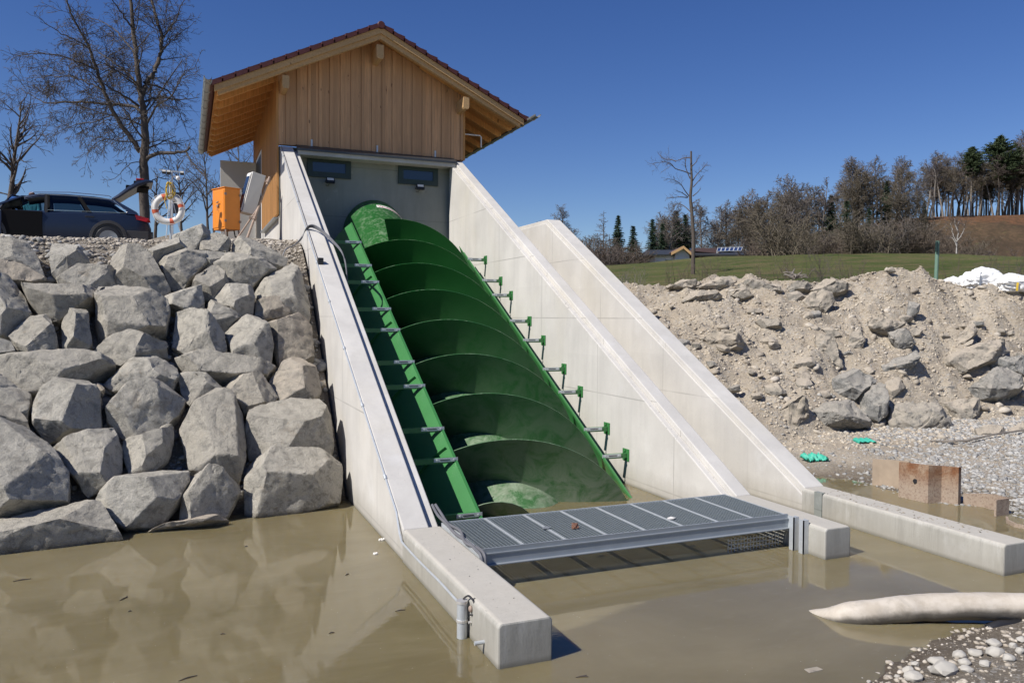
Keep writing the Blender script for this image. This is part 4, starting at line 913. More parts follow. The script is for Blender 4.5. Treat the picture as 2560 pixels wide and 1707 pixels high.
r=random.Random(77); k_=0
while k_<60:
    u=r.uniform(1600,2555); v=r.uniform(725,1085); q=onH(u,v,14,23)
    if q[0]<6.0: continue
    sz=r.uniform(.07,.24); pts=[]
    ax=(r.uniform(.8,1.4),r.uniform(.7,1.1),r.uniform(.5,.85))
    for j in range(16):
        w_=Vector((r.gauss(0,1),r.gauss(0,1),r.gauss(0,1))).normalized(); pts.append((q[0]+w_.x*sz*ax[0],q[1]+w_.y*sz*ax[1],q[2]+sz*.15+w_.z*sz*ax[2]))
    hull_rock('stone',pts,M['rockt'] if r.random()<.75 else M['rockb'],500+k_,.05,.012,.01,'dusty tan stone half buried among many others in the rubble slope','stone','small stones half buried in the rubble slope'); k_+=1
# ------------------------------------------------------------------ car
CG=4.48
car=thing('parked_car','dark blue estate car with open tailgate and front door on the gravel above the boulders','car',(-3.72,16.57,CG),(0,0,R(4))); car.scale=(1,1,1.07)
def L2(m): return m
# local frame: x forward (image left is -x world) so build with forward = -x ; near side is y=-.9
def sect(prof_y):
    return prof_y
# body lower: outline in side view (x from tail toward front as negative), extruded in width with tumblehome
def body_ring(x,zt,zb,hw,hb):
    return [(x,-hb,zb),(x,-hw,zb+.22),(x,-hw,(zt+zb)/2+.1),(x,-hw+.03,zt-.05),(x,-hw+.10,zt),(x,hw-.10,zt),(x,hw-.03,zt-.05),(x,hw,(zt+zb)/2+.1),(x,hw,zb+.22),(x,hb,zb)]
ST=[(0.02,.72,.40,.62),(-.06,.86,.34,.78),(-.16,.98,.30,.86),(-.36,1.04,.28,.90),(-.9,1.05,.25,.92),(-1.6,1.03,.24,.93),(-2.55,1.0,.24,.93),(-3.35,.98,.24,.92),(-3.9,.93,.25,.90),(-4.45,.84,.27,.87),(-4.78,.74,.30,.78),(-4.9,.62,.36,.62)]
A=np.array([body_ring(x,zt,zb,hw,hw-.05) for x,zt,zb,hw in ST]); b=MB(); b.grid(A); k=A.shape[1]
b.add(A[0],[tuple(range(k))]); b.add(A[-1],[tuple(range(k-1,-1,-1))]); b.grid(np.stack([A[:,0],A[:,-1]],1))
b.obj('lower_body',M['carpaint'],car,local=True,smooth='auto')
# greenhouse: pillars, roof and glass
def gh(x,zt,hw): return (x,zt,hw)
rf=[(-.93,1.43,.62),(-1.4,1.47,.64),(-2.1,1.485,.65),(-2.7,1.46,.64),(-3.05,1.38,.60)]
A=np.array([[(x,-hw-.03,z-.07),(x,-hw,z-.02),(x,-hw+.12,z),(x,0,z+.02),(x,hw-.12,z),(x,hw,z-.02),(x,hw+.03,z-.07)] for x,z,hw in rf]); b=MB(); b.grid(A); A2=A.copy(); A2[...,2]-=.03; b.grid(A2); b.obj('roof',M['carpaint'],car,local=True,smooth='auto')
for s_ in (-1,1):
    W_=lambda x,z: s_*(.885-(z-1.0)*.47)   # side glass plane
    P3=lambda x,z,o=0: (x,W_(x,z)+s_*o,z)
    b=MB(); q=[(-.36,1.10),(-.93,1.42),(-.99,1.40),(-1.02,1.36),(-.62,1.14),(-.62,1.03),(-.30,1.03)]
    b.prism([P3(*p) for p in q],(0,-s_*.05,0)); b.obj('rear_pillar',M['carpaint'],car,local=True)
    b=MB(); b.prism([P3(*p) for p in ((-1.46,1.02),(-1.72,1.41),(-1.80,1.41),(-1.58,1.02))],(0,-s_*.04,0)); b.obj('side_pillar',M['blackmatt'],car,local=True); b=MB(); b.prism([P3(*p) for p in ((-2.46,1.0),(-2.46,1.42),(-2.58,1.42),(-2.58,1.0))],(0,-s_*.04,0)); b.obj('side_pillar',M['blackmatt'],car,local=True)
    b=MB(); b.prism([P3(*p) for p in ((-3.95,.97),(-3.1,1.36),(-3.02,1.36),(-3.82,.97))],(0,-s_*.05,0)); b.obj('front_pillar',M['carpaint'],car,local=True)
    tint=M['carglass']
    for q in (((-.66,1.06),(-.98,1.35),(-1.70,1.41),(-1.48,1.05)),((-1.60,1.05),(-1.82,1.41),(-2.45,1.41),(-2.45,1.04))):
        b=MB(); b.add([P3(*p,o=-.012) for p in q],[(0,1,2,3)]); b.obj('side_window',tint,car,local=True,fix=False)
    if s_>0:
        b=MB(); b.add([P3(*p,o=-.012) for p in ((-2.6,1.02),(-2.6,1.41),(-3.05,1.37),(-3.75,1.0))],[(0,1,2,3)]); b.obj('side_window',tint,car,local=True,fix=False)
    b=MB(); b.tube([P3(x,z,.006) for x,z in ((-.60,1.085),(-.93,1.375),(-1.05,1.405),(-1.9,1.435),(-2.5,1.43),(-2.75,1.415))],.006,5); b.tube([P3(x,z,.01) for x,z in ((-.60,1.085),(-.62,1.055),(-1.5,1.04),(-2.55,1.02))],.006,5); b.obj('window_trim',M['chrome'],car,local=True)
    b=MB(); b.tube([(-.98,s_*.56,1.475),(-1.05,s_*.56,1.51),(-2.0,s_*.575,1.53),(-2.85,s_*.55,1.475),(-2.92,s_*.55,1.44)],.010,6); b.obj('roof_rail',M['chrome'],car,local=True)
    # wheel arches and wheels
    for xw in (-1.06,-3.90):
        b=MB(); t=np.linspace(-.15,math.pi+.15,20); A=np.array([[(xw+rr*math.cos(a),s_*(.925+o),.36+rr*math.sin(a)) for rr,o in ((.475,0),(.47,.025),(.40,.03),(.385,.0),(.385,-.2))] for a in t]); b.grid(A); b.obj('wheel_arch',M['carplastic'],car,local=True,smooth='auto')
        b=MB(); b.lathe([(.39,-.05),(.39,.004)],28,Matrix.Translation((xw,s_*.93,.36))@Matrix.Rotation(R(-90*s_),4,'X')); b.obj('wheel_well',M['dark'],car,local=True)
        T=Matrix.Translation((xw,s_*.855,.345))@Matrix.Rotation(R(-90*s_),4,'X'); b=MB(); b.lathe([(.2,-.1),(.32,-.1),(.345,-.07),(.35,0),(.345,.07),(.32,.10),(.24,.11),(.235,.06)],32,T); wh=b.obj('wheel',M['dark'],car,local=True,smooth='auto')
        b=MB(); b.lathe([(.05,.02),(.05,.085),(.07,.09),(.22,.10),(.238,.105),(.235,.04)],24,T)
        b.obj('rim',M['beam'],wh,local=True,smooth='auto')
    b=MB(); b.prism([(-.02,s_*.78,.93),(-.05,s_*.865,.95),(-.40,s_*.912,1.02),(-.36,s_*.916,.90),(-.12,s_*.90,.85),(-.0,s_*.80,.84)],(0,-s_*.03,0)); b.obj('tail_light',M['red'],car,local=True)
b=MB(); b.box(-.08,.06,-.84,.84,.38,.60); b.box(-.6,-.06,-.925,-.91,.30,.60); b.box(-.6,-.06,.91,.925,.30,.60); b.obj('rear_bumper',M['carplastic'],car,local=True,bevel=.03)
b=MB(); b.bar((-1.40,-.935,.90),(-1.62,-.935,.905),.02,.035); b.obj('door_handle',M['dark'],car,local=True,bevel=.008)
b=MB(); b.box(-2.56,-2.50,-.90,-.86,.28,1.40); b.obj('door_shut_pillar',M['carplastic'],car,local=True)
b=MB(); b.add([(-3.02,-.60,1.38),(-3.02,.60,1.38),(-3.95,.76,.98),(-3.95,-.76,.98)],[(0,1,2,3)]); b.obj('windscreen',M['carglass'],car,local=True,fix=False)
b=MB(); b.box(-3.65,-2.62,-.94,-.78,.30,.97); b.obj('door_opening_shade',M['blackmatt'],car,local=True,bevel=.01)  # black box standing for the shade inside the open cabin
b=MB(); 
for s_ in (-.4,.4): b.box(-2.6,-2.45,s_-.25,s_+.25,.5,1.15); b.box(-2.58,-2.48,s_-.12,s_+.12,1.15,1.32); b.box(-1.7,-1.55,s_-.3,s_+.3,.5,1.08); b.box(-3.1,-2.6,s_-.25,s_+.25,.4,.62)
b.obj('seats',M['dark'],car,local=True,bevel=.03)
# raised tailgate
b=MB(); A=[]
for x,z,t,hw in ((-.95,1.45,.05,.60),(-.80,1.55,.09,.66),(-.55,1.76,.12,.70),(-.30,1.93,.13,.72),(-.08,1.99,.10,.70),(.08,1.97,.05,.68)): A.append([(x,-hw,z-t),(x,-hw-.02,z-t/2),(x-.02,-hw,z),(x-.03,0,z+.02),(x-.02,hw,z),(x,hw+.02,z-t/2),(x,hw,z-t)])
A=np.array(A); b.grid(A); b.grid(np.stack([A[:,0],A[:,-1]],1)); tg=b.obj('tailgate',M['carpaint'],car,local=True,smooth='auto')
b=MB(); b.box(-.42,-.10,-.66,-.5,1.87,1.94); b.box(-.42,-.10,.5,.66,1.87,1.94); b.box(-.62,-.02,-.5,.5,1.78,1.84,Matrix.Translation((0,0,0))); b.obj('tailgate_lining',M['blackmatt'],tg,local=True,bevel=.02)
b=MB(); b.box(-.36,-.16,-.70,-.30,1.965,2.0); b.obj('tailgate_light',M['red'],tg,local=True,bevel=.01)
# open front door, hinged at the front, swung out toward the viewer
T=Matrix.Translation((-3.62,-.92,0))@Matrix.Rotation(R(62),4,'Z')
b=MB(); b.prism([T@Vector(p) for p in ((0,0,.32),(1.02,0,.32),(1.06,0,.6),(1.06,0,.98),(0,0,.96),(-.02,0,.6))],T.to_3x3()@Vector((0,-.09,0))); fd=b.obj('front_door',M['carpaint'],car,local=True,bevel=.02)
b=MB(); b.tube([T@Vector(p) for p in ((0.0,-.05,.96),(.30,-.02,1.2),(.62,.04,1.39),(.98,.05,1.41),(1.05,.0,.98))],.022,6); b.obj('door_frame',M['dark'],fd,local=True)
b=MB(); b.add([T@Vector(p) for p in ((0.02,-.04,.97),(.32,-.01,1.2),(.62,.04,1.38),(.97,.05,1.39),(1.03,.0,.98))],[(0,1,2,3,4)]); b.obj('door_window',M['carglass'],fd,local=True,fix=False)
b=MB(); b.box(.08,.98,.012,.03,.42,.88,T); b.obj('door_lining',M['dark'],fd,local=True,bevel=.02)
# bag on the driver's seat
def blob(c,r,mat,name,label=None,cat=None,seed=1,amp=.2,flat=None,parent=None):
    bm=bmesh.new(); bmesh.ops.create_icosphere(bm,subdivisions=4,radius=1); P=np.array([v.co for v in bm.verts]); d=1+amp*fbm(P*1.6+seed*5,4,seed)-amp*.5*np.abs(fbm(P*2.3+seed,3,seed+1))
    P=P*d[:,None]*np.array(r)
    if flat is not None: P[:,2]=np.maximum(P[:,2],flat)
    b=MB(); b.add(P+np.array(c),[[v.index for v in f.verts] for f in bm.faces]); bm.free(); o=b.obj(name,mat,parent,smooth=True)
    if label: tag(o,label,cat)
    return o
q=ray(72,557,d=21.1); bgp=thing('backpack','black bag with a bright green top seen through the open front door of the car','bag',tuple(q-np.array([0,0,.3])))
blob(q+np.array([.0,0,-.06]),(.17,.14,.24),M['dark'],'bag_body',seed=4,parent=bgp); blob(q+np.array([-.05,-.02,.17]),(.12,.09,.06),M['grn'],'bag_flap',seed=6,parent=bgp)
# ------------------------------------------------------------------ person behind the car
def skin_fig(name,verts,edges,radii,mat,root=0,parent=None,sub=2,loc=(0,0,0)):
    me=bpy.data.meshes.new(name); me.from_pydata(verts,edges,[]); o=bpy.data.objects.new(name,me); C.objects.link(o)
    m1=o.modifiers.new('s','SKIN'); m2=o.modifiers.new('b','SUBSURF'); m2.levels=sub; m2.render_levels=sub
    for i,r_ in enumerate(radii): me.skin_vertices[0].data[i].radius=(r_,r_) if not hasattr(r_,'__len__') else r_
    me.skin_vertices[0].data[root].use_root=True
    dg=bpy.context.evaluated_depsgraph_get(); em=bpy.data.meshes.new_from_object(o.evaluated_get(dg)); bpy.data.objects.remove(o)
    em.materials.clear(); em.materials.append(mat); em.polygons.foreach_set('use_smooth',[True]*len(em.polygons)); em.name=name
    o=bpy.data.objects.new(name,em); C.objects.link(o)
    if parent: o.parent=parent
    return o
pq=ray(82,500,d=23.8); pz=4.80
per=thing('person','person in a turquoise jacket standing behind the blue car, only the head above its roof','person',(pq[0],pq[1],pz),(0,0,R(-20)))
V=[(0,0,.93),(0,0,1.12),(0,-.02,1.32),(0,-.03,1.43),(0,-.05,1.50),(0,-.06,1.57),(0,-.06,1.63),
(.17,-.02,1.36),(.22,-.06,1.10),(.14,-.26,1.0),(.10,-.34,.99),(-.17,-.02,1.36),(-.22,-.06,1.10),(-.14,-.26,1.0),(-.10,-.34,.99),
(.10,0,.86),(.11,-.01,.48),(.11,.01,.08),(.11,-.14,.04),(-.10,0,.86),(-.11,-.01,.48),(-.11,.01,.08),(-.11,-.14,.04)]
E_=[(0,1),(1,2),(2,3),(3,4),(4,5),(5,6),(2,7),(7,8),(8,9),(9,10),(2,11),(11,12),(12,13),(13,14),(0,15),(15,16),(16,17),(17,18),(0,19),(19,20),(20,21),(21,22)]
Rr=[(.15,.10),(.13,.10),(.16,.11),.07,.055,.085,.075,.065,.05,.04,.035,.065,.05,.04,.035,.085,.06,.045,.04,.085,.06,.045,.04]
skin_fig('body',V,E_,Rr,M['skin'],0,per)
skin_fig('jacket',[(0,0,.90),(0,0,1.12),(0,-.02,1.33),(0,-.03,1.42),(.18,-.02,1.36),(.23,-.06,1.10),(.145,-.25,1.01),(-.18,-.02,1.36),(-.23,-.06,1.10),(-.145,-.25,1.01)],[(0,1),(1,2),(2,3),(2,4),(4,5),(5,6),(2,7),(7,8),(8,9)],[(.18,.13),(.155,.125),(.185,.135),.08,.085,.068,.055,.085,.068,.055],M['teal'],1,per)
skin_fig('trousers',[(0,0,.93),(.10,0,.85),(.11,-.01,.48),(.11,.01,.09),(-.10,0,.85),(-.11,-.01,.48),(-.11,.01,.09)],[(0,1),(1,2),(2,3),(0,4),(4,5),(5,6)],[(.16,.11),.10,.075,.06,.10,.075,.06],M['jeans'],0,per)
b=MB(); b.ball((0,-.04,1.60),(.088,.10,.095),12); b.obj('hair',M['hair'],per,local=True,smooth=True)
b=MB(); b.prism([(-.008,-.155,1.57),(.008,-.155,1.57),(.018,-.135,1.535),(-.018,-.135,1.535)],(0,.03,0)); b.obj('nose',M['skin'],per,local=True)
b=MB(); b.ball((-.032,-.143,1.575),.011,6); b.ball((.032,-.143,1.575),.011,6); b.obj('eyes',M['dark'],per,local=True,smooth=True)
# ------------------------------------------------------------------ lifebuoy on its post, rope, light mast
px,py=ray(424,590,d=17)[:2]; gz=float(H(px,py))
lp=thing('lifebuoy_post','thin grey steel post carrying the lifebuoy on the crest','post',(px,py,gz))
b=MB(); b.tube([(px+.02,py+.06,gz-.2),(px+.02,py+.06,gz+1.35)],.022,8); b.obj('upright',M['galv'],lp)
b=MB(); b.tube([(px+.02,py+.06,gz+1.28),(px+.02,py-.10,gz+1.28),(px+.02,py-.12,gz+1.34)],.012,6); b.obj('hook',M['galv'],lp)
bc=ray(421,523,d=16.9); buy=thing('lifebuoy','white lifebuoy with four orange-red bands hanging on the post above the boulders','lifebuoy',tuple(bc))
vd=CAM-bc; vd/=np.linalg.norm(vd); T=Matrix.Translation(bc)@Vector((vd[0]-.15,vd[1],.0)).to_track_quat('Z','Y').to_matrix().to_4x4()
def torus(Rm,r,a0,a1,n,T,k=14):
    A=[[T@Vector(((Rm+r*math.cos(q))*math.cos(a),(Rm+r*math.cos(q))*math.sin(a),r*.85*math.sin(q))) for q in np.linspace(0,2*math.pi,k)] for a in np.linspace(a0,a1,n)]; return np.array([[list(p) for p in row] for row in A])
b=MB(); b.grid(torus(.272,.068,0,2*math.pi,49,T)); b.obj('ring',M['buoy'],buy,smooth=True,fix=False)
for a in (107,18,193,285): b=MB(); b.grid(torus(.272,.0705,R(a-8),R(a+8),6,T)); b.obj('band',M['orangered'],buy,smooth=True)
b=MB(); rr=[]
for k,a in enumerate(np.linspace(0,360,41)): w_=.345+.035*abs(math.sin(2*R(a+37)))*-1+.02; rr.append(T@Vector((w_*math.cos(R(a)),w_*math.sin(R(a)),.05)))
b.tube(rr,.006,5); b.tube([T@Vector(p) for p in ((-.05,.34,.07),(.0,.20,.09),(.10,.13,.10),(.25,.12,.09),(.33,.10,.06))],.007,5); b.obj('grab_line',M['white'],buy)
rc=ray(423,474,d=16.85); b=MB(); r=random.Random(5)
for k in range(7):
    cx=r.uniform(-.03,.05); w_=r.uniform(.045,.085); h_=r.uniform(.13,.19); b.tube([(rc[0]+cx+w_*math.cos(a),rc[1]-.03+.05*r.random()+.02*math.sin(a*2),rc[2]+h_*math.sin(a)-.02) for a in np.linspace(0,2*math.pi,22)],.008,5,False)
b.tube([(rc[0]-.04,rc[1]-.05,rc[2]+.02),(rc[0]-.09,rc[1]-.04,rc[2]-.25),(rc[0]-.05,rc[1]-.05,rc[2]-.42)],.009,5)
tag(b.obj('rope_coil',M['rope']),'coil of yellow throwing rope hung over the lifebuoy post','rope')
mx,my=ray(431,590,d=18.6)[:2]; mz=float(H(mx,my)); top=ray(431,430,d=18.6)[2]
mt=thing('light_mast','slim mast with three small floodlights and a white dome camera behind the lifebuoy','light mast',(mx,my,mz))
b=MB(); b.tube([(mx,my,mz-.1),(mx,my,top)],.022,8); b.obj('upright',M['galv'],mt)
b=MB(); b.bar((mx-.28,my,top+.02),(mx+.22,my,top+.0),.03,.03); b.obj('crossbar',M['galv'],mt)
for k in (-.17,-.07,.22): T2=Matrix.Translation((mx+k,my-.05,top-.03))@Matrix.Rotation(R(-30),4,'X'); b=MB(); b.box(-.045,.045,-.04,.04,-.032,.032,T2); f=b.obj('lamp_head',M['dark'],mt,bevel=.006); b=MB(); b.box(-.036,.036,-.045,-.0405,-.024,.024,T2); b.obj('lens',M['grey'],f)
b=MB(); b.ball((mx+.13,my-.07,top-.16),(.045,.045,.05),10); b.box(mx+.02,mx+.17,my-.05,my+.01,top-.13,top-.10); b.obj('dome_camera',M['white'],mt,smooth='auto')
b=MB(); b.tube([(mx-.14,my+.02,mz-.1),(mx-.06,my+.02,mz+.9)],.014,6); b.tube([(mx+.22,my+.02,mz-.1),(mx+.02,my+.02,mz+.8)],.014,6); b.obj('brace',M['galv'],mt)
b=MB(); b.box(mx+.02,mx+.17,my+.03,my+.09,mz+.55,mz+1.05); b.obj('switch_box',M['carplastic'],mt,bevel=.006)
# ------------------------------------------------------------------ orange cabinet
def at3(u,v,d): return Vector(ray(u,v,d=d))
oc=at3(566,576,19.4); T=Matrix.Translation(oc)@Matrix.Rotation(R(25),4,'Z')
oc_=thing('distribution_cabinet','orange steel electrical cabinet with keyed lock standing on angle legs','cabinet',tuple(oc-Vector((0,0,.35))))
w1,w2,h_=.20,.31,1.0
b=MB(); b.box(-w1,w1,-w2,w2,0,h_,T); b.obj('housing',M['orange'],oc_,bevel=.008)
b=MB(); b.box(-w1-.02,w1+.02,-w2-.02,w2+.02,h_+.001,h_+.022,T); b.obj('lid',M['orange'],oc_,bevel=.004)
b=MB(); b.box(-w1-.012,-w1-.001,-w2+.03,w2-.03,.05,h_-.05,T); dr=b.obj('door',M['orange'],oc_,bevel=.004)
b=MB(); b.tube([T@Vector(p) for p in ((-w1-.01,.0,.66),(-w1-.06,.0,.66),(-w1-.06,-.10,.67))],.013,6); b.box(-w1-.05,-w1-.013,-.06,.03,.56,.60,T); b.tube([T@Vector(p) for p in ((-w1-.05,-.02,.56),(-w1-.05,-.02,.46))],.008,5); b.obj('lock_handle',M['pole'],dr)
for z_ in (.2,.85):
    for y_ in (-w2-.012,): 
        b=MB(); b.box(-w1-.015,-w1+.04,y_-.012,y_+.005,z_-.03,z_+.03,T); b.obj('hinge',M['pole'],oc_)
        b=MB(); b.box(w1-.03,w1+.02,y_-.012,y_+.005,z_-.03,z_+.03,T); b.obj('hinge',M['pole'],oc_)
for p in ((-w1+.03,-w2+.03),(w1-.03,-w2+.03),(w1-.03,w2-.03),(-w1+.03,w2-.03)):
    b=MB(); b.bar(T@Vector((p[0],p[1],0)),T@Vector((p[0]*1.25,p[1]*1.25,-.45)),.035,.035); b.obj('leg',M['pole'],oc_)
b=MB()
for s_ in ((-.1,-.3),(.15,.35),(-.4,-.25)): b.tube([T@Vector((s_[0],-.1,0)),T@Vector((s_[0],-.15,-.15)),T@Vector((s_[1]*1.0,-.3,-.3)),T@Vector((s_[1]*1.5,-.35,-.42))],.018,6)
b.obj('supply_cables',M['dark'],oc_)
# ------------------------------------------------------------------ leaning grey cabinet and scaffold tube
TL=at3(632.6,428.8,19.3); TRr=at3(665,440,19.45); BR=at3(637,537,19.45); BL=at3(606,529,19.3)
gcab=thing('meter_cabinet','grey metal cabinet with glazed door leaning tilted on a scaffold tube','cabinet',tuple((BL+BR)/2))
off=Vector((-.10,.30,.0))
b=MB(); b.add([BL,BR,TRr,TL,BL+off,BR+off,TRr+off,TL+off],[(0,1,2,3),(7,6,5,4),(0,4,5,1),(1,5,6,2),(2,6,7,3),(3,7,4,0)]); b.obj('housing',M['grey'],gcab,bevel=.008)
c_=(BL+TL+BL+off+TL+off)/4; n_=(TL-BL).cross(off).normalized(); n_=n_ if n_.x<0 else -n_
q=[BL+off*.12,TL+off*.12,TL+off*.88,BL+off*.88]; ql=[p+(c_-p)*.07+n_*.012 for p in q]; b=MB(); b.prism(ql,n_*.012); dd_=b.obj('door',M['white'],gcab)
b=MB(); b.prism([p+(c_-p)*.16+n_*.02 for p in ql],n_*.004); b.obj('door_glass',M['glass'],dd_)
b=MB(); b.bar(c_+n_*.03+off*.35,c_+n_*.03+off*.35+(TL-BL)*.1,.025,.03); b.obj('door_handle',M['dark'],dd_)
a_=at3(674,443,19.9); z_=at3(614,606,19.0)
sp=thing('scaffold_tube','rusty scaffold tube leaning against the house beside the grey cabinet','scaffold tube',tuple(z_))
b=MB(); b.tube([z_,a_],.03,10); b.obj('tube',M['pole'],sp,smooth='auto')
z2=z_+Vector((-.25,.2,0)); a2=z_.lerp(a_,.52)
b=MB(); b.tube([z2,a2],.022,8); b.obj('strut',M['pole'],sp,smooth='auto')
for k in (.36,.93): c0=z_.lerp(a_,k); b=MB(); b.tube([c0-(a_-z_).normalized()*.05,c0+(a_-z_).normalized()*.05],.05,8); b.bar(c0-Vector((.13,0,0)),c0+Vector((.05,0,.02)),.05,.06); b.obj('clamp',M['pole'],sp)
# ------------------------------------------------------------------ cables and conduits on the left wall
def onwall(y,x=-.505,dz=0): return (x,y,ZL+(y+.02)*TA+dz)
cn=thing('conduit','grey electrical conduit clipped along the outer edge of the left sloping wall','conduit',onwall(0))
b=MB(); P_=[onwall(y,-.515,-.01) for y in np.linspace(12.1,.25,30)]+[(-.535,.02,ZL-.05),(-.545,-.12,ZL-.11)]+[(-.545,y,ZL-.11-.012*abs(math.sin(y*2))) for y in np.linspace(-.3,-2.2,9)]
b.tube(P_,.013,7); b.obj('pipe',M['galv'],cn,smooth='auto')
for y in list(np.arange(.8,12,1.35)): b=MB(); c0=Vector(onwall(y,-.515,-.01)); b.tube([c0-Vector((0,.03,.0165)),c0+Vector((0,.03,.0165))],.021,7); b.obj('clip',M['galv'],cn)
b=MB(); b.tube([onwall(y,-.49,.012) for y in np.linspace(12.2,6.2,14)],.007,5); b.obj('thin_wire',M['cable'],cn)
jb=Vector(onwall(6.15,-.46,.04)); b=MB(); b.box(jb.x-.05,jb.x+.05,jb.y-.06,jb.y+.06,jb.z-.06,jb.z+.06); jo=b.obj('junction_box',M['dark'],cn,bevel=.008)
b=MB(); y0=9.6; q0=Vector((-1.0,8.3,4.12))
cb=thing('cable_bundle','bundle of grey cables looping from the bank over the left sloping wall','cable',tuple(q0))
for k in range(4):
    o_=k*.022; b=MB(); pts=[(-1.15+o_,6.95,float(H(-1.15,6.95))+.03),(-1.0,7.05+o_,4.02),(-.80,7.25+o_,4.16),(-.63,7.45,4.34-o_*.5),(-.53,7.56-o_,4.50+o_*.6),(-.42,7.5-o_*1.5,4.56+o_*.6),(-.28,7.25-o_*1.5,4.45+o_*.5),(-.12,6.85-o_,4.22+o_*.4),(-.02,6.45-o_,4.0),(.02,6.2,3.75-o_),(.03,6.1,3.3)]
    P=np.array(pts); t=np.linspace(0,len(P)-1,46); from_=np.floor(t).astype(int).clip(0,len(P)-2); f=(t-from_)[:,None]
    Pm=lambda i:P[np.clip(i,0,len(P)-1)]; a0,a1,a2_,a3=Pm(from_-1),Pm(from_),Pm(from_+1),Pm(from_+2)
    Q=.5*((2*a1)+(-a0+a2_)*f+(2*a0-5*a1+4*a2_-a3)*f**2+(-a0+3*a1-3*a2_+a3)*f**3); b.tube(Q,.011,6); b.obj('strand',M['cable'],cb,smooth='auto')
def spline(P,n=40):
    P=np.array(P,float); t=np.linspace(0,len(P)-1,n); i=np.floor(t).astype(int).clip(0,len(P)-2); f=(t-i)[:,None]; g=lambda k:P[np.clip(k,0,len(P)-1)]
    a,b_,c,d=g(i-1),g(i),g(i+1),g(i+2); return .5*((2*b_)+(-a+c)*f+(2*a-5*b_+4*c-d)*f**2+(-a+3*b_-3*c+d)*f**3)
hz=thing('hose_pair','two grey hoses running down the inner edge to the left end of the grating','hose',(-.03,-.6,ZL))
for k in (0,1): b=MB(); b.tube(spline([(-.05+.04*k,.35,ZL+.16),(-.05+.05*k,.12,ZL+.09),(-.03+.02*k,-.15,ZL+.05),(-.045+.06*k,-.5,ZL+.035+.02*k),(-.02-.03*k,-.85,ZL+.03),(-.045+.04*k,-1.15,ZL+.04),(-.04+.04*k,-1.30,ZL+.01),(-.025+.03*k,-1.33,ZL-.12)]),.017,8); b.obj('hose',M['cable'],hz,smooth='auto')
st=thing('stilling_pipe','upright grey gauge pipe with rusty clamp fixed to the outer face of the nearest block','pipe',(-.575,-2.28,0))
b=MB(); b.tube([(-.575,-2.28,-.6),(-.575,-2.28,.30)],.045,16); b.obj('pipe',M['galv'],st,smooth='auto')
b=MB(); b.tube([(-.575,-2.28,.301),(-.575,-2.28,.325)],.05,16); b.obj('cap',M['plate'],st,smooth='auto')
b=MB(); b.tube([(-.575,-2.28,.14),(-.575,-2.28,.16)],.051,16); b.tube([(-.54,-2.35,.15),(-.515,-2.35,.15)],.012,6); b.obj('clamp',M['plate'],st)
b=MB(); b.tube(spline([(-.56,-2.27,.33),(-.53,-2.32,.37),(-.505,-2.40,.33),(-.50,-2.40,.24),(-.53,-2.36,.22)],20),.009,6); b.obj('cable_loop',M['dark'],st)
b=MB(); b.ball((-.525,-2.36,.27),(.02,.025,.03),8); b.obj('rusty_fitting',M['pole'],st)
b=MB(); b.tube([(-.60,-2.665,.10),(-.51,-2.665,.10)],.017,10); tag(b.obj('pipe_stub',M['galv']),'short pipe stub sticking out of the nearest concrete block','pipe stub')
# ------------------------------------------------------------------ litter on the grating
c0=ray(1437,1317,z=.40); b=MB(); 
for k in range(3): b.prism([(c0[0]+.02*k-.05,c0[1]-.03,.388+.01*k),(c0[0]+.03+.01*k,c0[1]-.035+.02*k,.395),(c0[0]+.045,c0[1]+.02,.41+.012*k),(c0[0]-.03,c0[1]+.03,.40+.02*k)],(.004,.0,.004))
tag(b.obj('dry_leaf',M['hair']),'curled brown dead leaf lying in the middle of the grating','leaf')
for (u,v,lb) in ((1678,1296,'pale torn scrap lying on the right part of the grating'),(1366,1320,'grey crumpled scrap lying left of the brown leaf on the grating')):
    c0=ray(u,v,z=.39); b=MB(); b.prism([(c0[0]-.06,c0[1]-.02,.389),(c0[0]+.01,c0[1]-.035,.392),(c0[0]+.065,c0[1]+.0,.389),(c0[0]+.02,c0[1]+.03,.40),(c0[0]-.04,c0[1]+.022,.392)],(0,0,.008)); tag(b.obj('scrap',M['buoy'] if u>1500 else M['zinc']),lb,'scrap')
# floating twigs and flecks
for i,(u,v,L_,a,lb) in enumerate(((55,1450,.16,10,'long floating twig near the left edge of the pond'),(309,1497,.10,50,'short thick twig floating in the left part of the pond'),(868,1436,.05,35,'small twig floating in the reflection of the left wall'),(829,1582,.05,10,'dark leaf scrap floating left of the nearest block'),(557,1585,.04,-10,'dark speck of bark floating in the middle of the left pond'),(615,1366,.04,20,'tiny twig floating below the lowest wall boulder'),(325,1528,.03,15,'tiny bark flake beside the short thick twig'),(1455,1692,.10,-15,'dark driftwood bit at the bottom edge right of the nearest block'),(1001,1526,.10,0,'thin grass stalks floating beside the gauge pipe'),(470,1695,.14,20,'half sunken dark twig at the bottom edge'))):
    c0=ray(u,v,z=0); b=MB(); dx=Vector((math.cos(R(a)),math.sin(R(a)),0))*L_/2; r_=.006 if i else .007; c0=Vector(c0)+Vector((0,0,.003)); b.tube([c0-dx,c0+Vector((0,.006,.004)),c0+dx],[r_*.5,r_,r_*.6],5)
    if i in (1,7): b.tube([c0-dx*.2+Vector((.01,.012,0)),c0+dx*.9+Vector((.0,.02,.004))],[r_,r_*.7],5)
    tag(b.obj('twig',M['bark']),lb,'twig')
